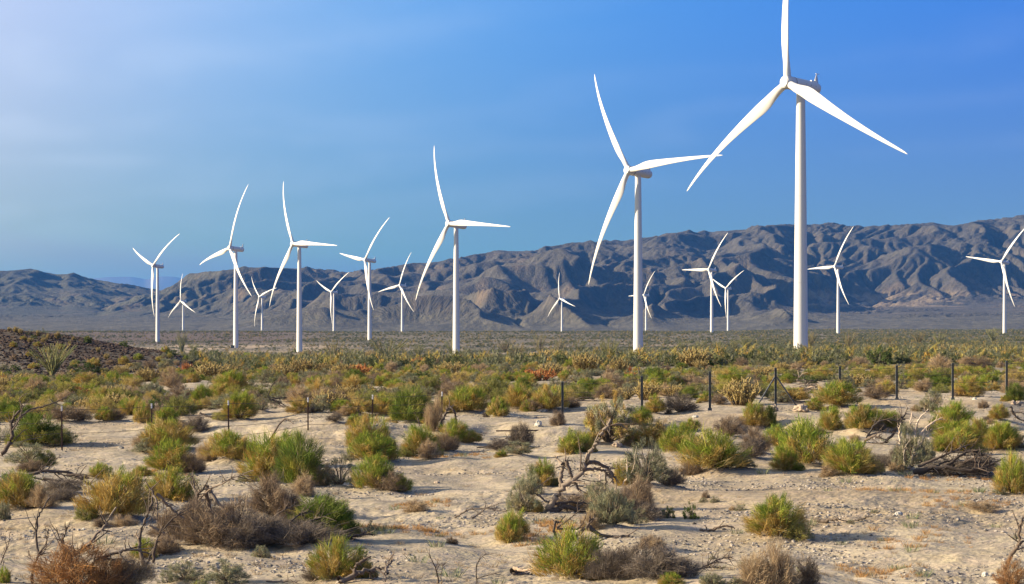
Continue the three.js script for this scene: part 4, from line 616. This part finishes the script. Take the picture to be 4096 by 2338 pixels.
deadwood('dead_tree', 'slender white-barked stems standing in pale brush at right', DT, 'H', [1400, 320], '1422,320 1442,182 1482,112 1560,0 1640,-100:14|1370,310 1360,162 1380,60:13|1320,60 1312,-56 1322,-150:19|1462,-70 1420,-140 1440,-250:16|1510,-30 1622,-140 1702,-190:16|1470,-70 1500,-170 1600,-290:16|1400,300 1450,150 1470,-60:14|1340,70 1290,20:11', PALEWOOD, 822, 5);
deadwood('dead_tree', 'fallen dead tree with tangled dark limbs on the right', DT, 'H', [1700, 370], '1450,342 1702,292 2002,312 2252,262:40|1502,282 1702,192 1852,132 2002,62:22|1762,282 1902,192 2032,122 2202,202:24|1902,252 2052,202 2172,182:18|1500,360 1620,330 1760,340:26|1800,340 1950,250 2120,240 2240,230:16|1650,310 1760,240 1880,220:16|1840,330 1990,340 2130,370:14|1750,370 1900,380 2080,360 2240,380:10|1960,170 2080,170 2200,180:12', DARKWOOD, 823, 14);
deadwood('dead_tree', 'crooked dead stem at the right edge near the bottom', DT, 'H', [2380, 1250], '2372,1252 2452,1132 2502,1052 2512,902 2560,770:34|2502,1052 2560,1028:26|2480,1010 2470,960 2475,930:10|2450,1120 2530,1100 2570,1080:12', DARKWOOD.concat(GREYWOOD), 824, 5);
deadwood('log', 'half-buried log lying in the sand beside the shrub', LG, 'H', [600, 830], '475,815 560,836 640,806 705,806:34|868,832 952,802 1010,780:20|700,805 790,830 870,832:10', DARKWOOD, 825, 2);
deadwood('log', 'small curved log on the shaded sand right of the grey shrubs', LG, 'G', [2050, 930], '1870,930 1930,936 2002,912 2082,882 2152,872 2222,902:24|1930,936 1940,900 1925,870:10', DARKWOOD, 826, 4);
deadwood('dead_branch', 'dark dead branch at right edge beyond the last grey post', DB, 'D', [2520, 1090], '2420,942 2472,1042 2560,1102:20|2440,1010 2510,1000 2560,1010:10|2470,1040 2440,980 2410,990:8', DARKWOOD, 827, 5);
deadwood('dead_branch', 'bare branch jutting above the second plain grey post', DB, 'C', [1240, 690], '1215,690 1232,662 1292,612 1382,572 1532,540:16|1270,620 1262,560:14|1290,612 1350,592 1400,622:12|1240,660 1330,640 1390,600:10|1380,570 1450,550 1500,500:6', GREYWOOD, 828, 5);
deadwood('dead_branch', 'thin grey branch crossing the top of the first grey post', DB, 'C', [470, 790], '430,782 502,722 602,642:9|500,722 560,705 640,720:7|460,760 510,700 530,690:7', GREYWOOD, 829, 5);
deadwood('dead_branch', 'thin dead branches on the sand below the first grey post', DB, 'C', [720, 880], '600,890 660,860 740,850 830,880:9|640,960 690,930 760,900:8|650,880 700,910 720,970:8', DARKWOOD, 830, 8);
deadwood('dead_branch', 'dark dead branch at far right above the sand, behind the fence', DB, 'D', [2150, 570], '2030,510 2100,530 2170,572:14|2050,490 2040,460 2100,430:6|2090,530 2060,560 2020,560:8|2110,470 2150,440 2230,420:6', DARKWOOD, 831, 5);
deadwood('dead_branch', 'dead twigs half buried at lower right of the big lower shrub', DB, 'G', [1850, 1330], '1560,1340 1850,1310 2000,1240 2100,1200 2200,1185:14|1850,1310 1950,1290 2100,1300:10|1400,1360 1600,1330 1750,1350:18|1300,1420 1480,1380 1600,1390:16|1900,1280 1980,1250 2060,1190:8', DARKWOOD, 832, 12);
deadwood('log', 'weathered pale log pieces at the bottom edge left of the big shrub', LG, 'G', [80, 1370], '0,1330 80,1340 170,1370:44|20,1290 110,1320 190,1310:30|10,1400 100,1420 200,1410:34', PALEWOOD.concat(GREYWOOD), 833, 4);
deadwood('dead_branch', 'sprawling dark limbs in the shadow under the dark green shrub', DB, 'F', [350, 960], '50,882 202,762 382,662:12|320,862 452,752 642,732:14|220,912 502,832 682,782:14|0,905 250,900 500,900 800,985:20|500,880 650,940 820,990 1010,985:16|900,980 1060,960 1170,960:14|1010,970 1100,930 1160,810:9', DARKWOOD.concat(GREYWOOD), 834, 12);
deadwood('dead_branch', 'tangle of dark dead limbs left of the grey twiggy shrub', DB, 'B', [2400, 1350], '2200,1380 2350,1330 2450,1270 2551,1250:12|2300,1370 2430,1350 2560,1340:12|2350,1400 2450,1300 2540,1290:10|2400,1330 2480,1380 2560,1400:12', DARKWOOD, 835, 12);
{ // heap of sticks
  const R = rng(840), f = spot(...tp('D', 390, 792)), root = thing('stick_heap', 'round heap of grey dead sticks beside the braced post', 'stick heap', f), per = -f.z / F / Z, w = 350 * per, h = 150 * per;
  for (let k = 0; k < 130; k++) { const t = new Tris(), a = R() * 2 * Math.PI, r = Math.sqrt(R()) * 0.42, y = (1 - (r / 0.42) ** 2) * 0.8 * R() + 0.05, p = new THREE.Vector3(Math.cos(a) * r * w, y * h, Math.sin(a) * r * w), b = R() * 2 * Math.PI, L = w * (0.12 + 0.22 * R()), dy = (R() - 0.5) * 0.5; const q = new THREE.Vector3(Math.cos(b) * L, dy * L, Math.sin(b) * L), s = p.clone().addScaledVector(q, -0.5), e = p.clone().addScaledVector(q, 0.5), m = p.clone(); m.y += 0.12 * L; s.y = Math.max(s.y, 0.01); e.y = Math.max(e.y, 0.01); const rr = 0.008 + 0.012 * R(); t.tube([s, m, e], [rr, rr * 0.9, rr * 0.4], 5, vary(R, pick(R, [...GREYWOOD, PALEWOOD[1], DARKWOOD[1]]), 0.3)); mesh('stick', t.geo(), WOOD, root); }
  for (const l of ['290,680 310,640 300,580', '310,650 350,610 400,598']) { const t = new Tris(), pts = l.split(' ').map((s) => at(...tp('D', ...s.split(',').map(Number)), -f.z).sub(f)); t.tube(pts, [0.03, 0.022, 0.012], 6, PALEWOOD[1]); mesh('stick', t.geo(), WOOD, root); }
}
{ // rusty bar
  const p = spot(2130, 1729), b = thing('rusty_bar', 'long thin rusty iron bar lying on the sand bank', 'iron bar', p), l = at(1985, 1722, -p.z - 0.5).sub(p), r = at(2214, 1732, -p.z + 0.3).sub(p); l.y = 0.05; r.y = 0.035;
  mesh('rod', bar(l, r, 0.02, 8), RUST, b);
}

// ---------------------------------------------------------------- stones
function stoneGeo(seed) { const g = new THREE.IcosahedronGeometry(0.5, 4), p = g.attributes.position, v = new THREE.Vector3(), c = [], R = rng(seed), ox = R() * 40; for (let i = 0; i < p.count; i++) { v.fromBufferAttribute(p, i).normalize(); const f = 1 + 0.28 * n3(v.x * 1.1 + ox, v.y * 1.1, v.z * 1.1) + 0.10 * n3(v.x * 3 + ox, v.y * 3, v.z * 3) + 0.04 * n3(v.x * 8, v.y * 8 + ox, v.z * 8); v.multiplyScalar(0.5 * f); v.y = Math.max(v.y, -0.3); p.setXYZ(i, v.x, v.y + 0.3, v.z); const k = 0.85 + 0.25 * n3(v.x * 6, v.y * 6 + ox, v.z * 6) + 0.15 * n3(v.x * 17, v.y * 17, v.z * 17 + ox); c.push(k, k, k); } g.setAttribute('color', new THREE.Float32BufferAttribute(c, 3)); g.computeVertexNormals(); return g; }
const STONES = [0, 1, 2, 3].map((k) => stoneGeo(900 + k)), SM = { white: mat({ color: lin(0.55, 0.53, 0.47), vertexColors: true }), grey: mat({ color: lin(0.33, 0.31, 0.28), vertexColors: true }), tan: mat({ color: lin(0.42, 0.33, 0.25), vertexColors: true }), dark: mat({ color: lin(0.10, 0.085, 0.075), vertexColors: true }) };
const ROCKS = [['C', 265, 1135, 72, 62, 'white', 'white rough rock on the shaded sand bank'], ['C', 180, 985, 110, 26, 'grey', 'flat grey rock on the bank, left one of two'], ['C', 300, 992, 130, 34, 'grey', 'flat grey rock on the bank, right one of two'], ['G', 1755, 312, 105, 58, 'grey', 'pale round boulder left of the wide green shrub'], ['D', 2065, 872, 52, 28, 'white', 'small pale rock under the shrub behind the third last grey post'], ['D', 2450, 922, 62, 46, 'tan', 'brown round rock at the right edge, left of a pair'], ['D', 2500, 928, 62, 50, 'tan', 'brown round rock at the right edge, right of a pair'], ['H', 2090, 148, 92, 36, 'white', 'pale low rock behind the fallen dead tree'], ['H', 1305, 772, 92, 52, 'white', 'whitish rock alone in the sand at right'], ['H', 1382, 778, 60, 38, 'tan', 'small brown rock touching the whitish rock'], ['H', 2168, 1378, 76, 60, 'white', 'white rock near the bottom right, left of two'], ['H', 2236, 1384, 62, 58, 'grey', 'grey rock near the bottom right, right of two'], ['E', 1203, 104, 64, 30, 'grey', 'grey rock on the sand left of the gold shrubs'], ['E', 828, 912, 46, 26, 'white', 'small white stone left of the split stumps'], ['E', 300, 932, 46, 24, 'grey', 'small grey stone in the lower left sand'], ['B', 460, 808, 48, 26, 'white', 'white stone on the sand near the third rusty post'], ['F', 2072, 805, 66, 42, 'grey', 'grey-green stone by the thin branch on open sand'], ['G', 1818, 858, 46, 30, 'dark', 'dark stone in the shade right of the dark bush'], ['C', 1828, 1048, 64, 28, 'white', 'pale stone in the shade left of the braced post'], ['F', 1800, 445, 66, 24, 'tan', 'flat brown stone on the open sand at centre'], ['F', 1475, 1118, 44, 34, 'tan', 'round tan stone below the long shadow'], ['F', 265, 584, 42, 20, 'grey', 'small grey stone beside the pale dry shrub'], ['D', 330, 985, 170, 72, 'tan', 'concrete-like tan block at the foot of the right brace'], ['D', 62, 985, 92, 70, 'tan', 'tan block at the foot of the braced post'], ['H', 1950, 1420, 34, 26, 'dark', 'small dark stone near the bottom right corner'], ['H', 1602, 386, 56, 36, 'grey', 'grey stone in front of the fallen dead tree'], ['C', 1050, 1340, 120, 50, 'tan', 'brown rock under the large gold and grey shrub']];
ROCKS.forEach(([t, x, y, w, h, m, label], k) => { const p = spot(...tp(t, x, y)), s = -p.z / F / Z, o = mesh('rock', STONES[k % 4], SM[m], null, true); o.position.set(p.x, p.y - 0.02, p.z); o.scale.set(w * s, h * s * 1.25, w * s * 0.8); o.rotation.y = k * 2.1; tag(o, label, 'rock', 'rocks on the sand'); });

// ---------------------------------------------------------------- uncountable cover
const Rs = rng(4242), dummy = new THREE.Object3D(), tint = new THREE.Color();
function scatter(name, label, category, geo, material, list, color) {
  const m = new THREE.InstancedMesh(geo, material, list.length); m.name = name; m.castShadow = m.receiveShadow = true;
  list.forEach((s, i) => { dummy.position.set(s[0], s[1], s[2]); dummy.rotation.set(0, s[5] ?? Rs() * 6.283, 0); dummy.scale.set(s[3], s[4], s[3]); dummy.updateMatrix(); m.setMatrixAt(i, dummy.matrix); if (color) m.setColorAt(i, color(s)); });
  scene.add(m); tag(m, label, category, null, 'stuff');
}
// pebbles on the near sand
const pebble = (() => { const g = new THREE.IcosahedronGeometry(0.5, 1), p = g.attributes.position, v = new THREE.Vector3(); for (let i = 0; i < p.count; i++) { v.fromBufferAttribute(p, i); v.multiplyScalar(1 + 0.3 * n3(v.x * 3, v.y * 3, v.z * 3)); v.y *= 0.7; p.setXYZ(i, v.x, v.y, v.z); } g.computeVertexNormals(); return g; })();
{
  const list = [];
  for (let k = 0; k < 120000; k++) { const D = 27 * Math.pow(4.2, Math.pow(Rs(), 0.8)), x = (Rs() * 4400 - 150 - CX) * D / F, z = -D; if (n2(x * 0.22, z * 0.12) * 1.3 - 0.05 < Rs() * 0.9 - 0.15 * (Rs() < 0.5)) continue; const s = 0.016 + 0.06 * Math.pow(Rs(), 3.5); list.push([x, ground(x, z) + s * 0.1, z, s, s * 0.8]); }
  scatter('pebbles', 'pebbles and grit strewn over the near sand', 'pebbles', pebble, mat({ color: 0xffffff }), list, () => { const k = 0.10 + 0.34 * Rs(); return tint.setRGB(k, k * 0.88, k * 0.74); });
}
{ // dark stones of the hill
  const list = [];
  for (let k = 0; k < 30000; k++) { const D = 200 + 95 * Rs(), px = -200 + 1000 * Rs(), x = (px - CX) * D / F, z = -D; if (Rs() > 1.15 - smooth(250, 800, px)) continue; const s = 0.05 + 0.36 * Math.pow(Rs(), 6); list.push([x, ground(x, z) + s * 0.12, z, s, s * 0.8]); }
  scatter('hill_stones', 'dark loose stones covering the hill at left', 'stones', pebble, mat({ color: 0xffffff }), list, () => { const k = 0.02 + 0.06 * Rs() * Rs(); return tint.setRGB(k * 1.45, k * 0.86, k * 0.6); });
}
// low dry tufts
function tuftGeo(seed, n, cols, len, spread, width) { const R = rng(seed), T = new Tris(); for (let k = 0; k < n; k++) { const a = R() * 6.283, r = Math.sqrt(R()) * spread * 0.5, L = len * (0.5 + 0.7 * R()), lean = 0.25 + 0.9 * R(), b = [Math.cos(a) * r, 0, Math.sin(a) * r]; T.strand(b, [b[0] + Math.cos(a) * L * lean * 0.6, L, b[2] + Math.sin(a) * L * lean * 0.6], [0, L * 0.08, 0], width * (0.6 + 0.8 * R()), unit(R), vary(R, pick(R, cols), 0.3)); } return T.geo(); }
{
  const tufts = [['dry_grass_tufts', 'low orange dry grass tufts on the open sand', [[0.40, 0.22, 0.08], [0.34, 0.19, 0.075], [0.42, 0.30, 0.15]]], ['small_green_sprigs', 'tiny grey-green sprigs on the open sand', [[0.17, 0.2, 0.11], [0.2, 0.22, 0.12]]], ['dry_litter', 'short tan twigs and stubble scattered over the sand', [[0.34, 0.26, 0.16], [0.26, 0.19, 0.12], [0.42, 0.33, 0.22]]]];
  const strips = [[1400, 2250, 2128, 22], [1560, 1800, 2030, 18], [2060, 2200, 2160, 30], [3420, 4000, 1990, 25], [3700, 4060, 2040, 30], [3480, 3900, 2170, 70], [3350, 3700, 2280, 60], [1400, 1750, 2120, 15], [2500, 2900, 1900, 14], [3600, 4080, 1925, 14], [1650, 1990, 1840, 12], [560, 760, 1900, 20], [2150, 2300, 2100, 40]];
  tufts.forEach(([name, label, cols], q) => {
    const list = [], n = [560, 110, 1500][q];
    for (let k = 0; k < n; k++) {
      let px, py; if (q === 0 || (q === 1 && Rs() < 0.5)) { const s = pick(Rs, strips); px = lerp(s[0], s[1], Rs()); py = s[2] + (Rs() - 0.5) * s[3]; } else { px = -100 + 4300 * Rs(); py = 1580 + 780 * Math.pow(Rs(), 0.85); }
      const D = 34000 / (py - HORIZON), x = (px - CX) * D / F, z = -D; if (q === 2 && n2b(x * 0.25, z * 0.16) < -0.1) continue;
      const s = (q === 2 ? 0.06 : q === 1 ? 0.11 : 0.07) * (0.5 + 1.1 * Rs()); list.push([x, ground(x, z) - 0.004, z, s * 1.5, s]);
    }
    scatter(name, label, 'dry growth', tuftGeo(950 + q, 46, cols, 0.8, 1, 0.035), LEAFY, list);
  });
}
// scrub of the plain, thinning to a texture with distance
{
  const kinds = [['grey_scrub', 'grey-green scrub covering the plain towards the mountains', [COL.greyd[0], COL.greyd[1], COL.grey[1], [0.17, 0.175, 0.10]]], ['green_scrub', 'dull green scrub covering the plain beyond the fence', [[0.10, 0.115, 0.045], [0.13, 0.14, 0.055], [0.16, 0.16, 0.07], [0.085, 0.10, 0.04]]], ['straw_scrub', 'straw-coloured dry scrub between the green bushes', [COL.gold[1], COL.gold[3], COL.tan[3], COL.brown[2]]]];
  const geos = kinds.map(([, , cols], q) => { const o = { ...SALT, clumps: 20, per: 16, len: 0.20, puff: 0.10, width: 0.030, stems: 0.25, stem: 0.012, wild: 0.8, high: cols, low: cols }, parts = shrub(970 + q, o).map((p) => p[1]); return mergeGeometries(parts); });
  const lists = [[], [], []];
  const add = (D, px, q, w, h) => { const x = (px - CX) * D / F, z = -D; lists[q].push([x, ground(x, z) - 0.03, z, w, h]); };
  for (let k = 0; k < 2600; k++) { // between the traced shrubs, before the plain
    const D = 112 * Math.pow(2.3, Rs()), px = -300 + 4700 * Rs(), x = (px - CX) * D / F, z = -D; if (n2(x * 0.05 + 8, z * 0.03) + 0.45 < Rs()) continue; if (D > 195 && px < 750 && Rs() < 0.75) continue;
    const w = 0.35 + 0.75 * Math.pow(Rs(), 1.6); add(D, px, Rs() < 0.3 ? 0 : Rs() < 0.5 ? 1 : 2, w, w * (0.7 + 0.4 * Rs()));
  }
  for (let k = 0; k < 32000; k++) { const D = 255 * Math.pow(3.4, Math.pow(Rs(), 0.8)), px = -500 + 5100 * Rs(), x = (px - CX) * D / F, z = -D; if (n2(x * 0.02, z * 0.012) + 0.75 < Rs()) continue; if (D < 430 && px < 760 && Rs() < 0.97) continue; const w = (D < 430 && px < 760 ? 0.45 : 1) * (0.7 + 1.9 * Math.pow(Rs(), 2.2)); add(D, px, Rs() < 0.42 ? 0 : Rs() < 0.72 ? 1 : 2, w, w * (0.75 + 0.6 * Rs())); }
  for (let k = 0; k < 80000; k++) { const D = Math.sqrt(lerp(850 ** 2, 4000 ** 2, Math.pow(Rs(), 1.25))), px = -600 + 5300 * Rs(), x = (px - CX) * D / F, z = -D; const flats = smooth(1150, 1500, D) * (1 - smooth(2250, 2550, D)) * (1 - smooth(1000, 1500, px)); if (Rs() < flats * 0.72) continue; if (n2(x * 0.008, z * 0.004) + 0.85 < Rs()) continue; const w = 1.2 + 2.2 * Math.pow(Rs(), 1.6); add(D, px, Rs() < 0.48 ? 0 : Rs() < 0.78 ? 1 : 2, w, w * (0.7 + 0.5 * Rs())); }
  kinds.forEach(([name, label], q) => scatter(name, label, 'scrub', geos[q], LEAFY, lists[q]));
}
scene.traverse((o) => { if (o.isMesh) o.castShadow = o.receiveShadow = true; });
renderer.render(scene, camera);
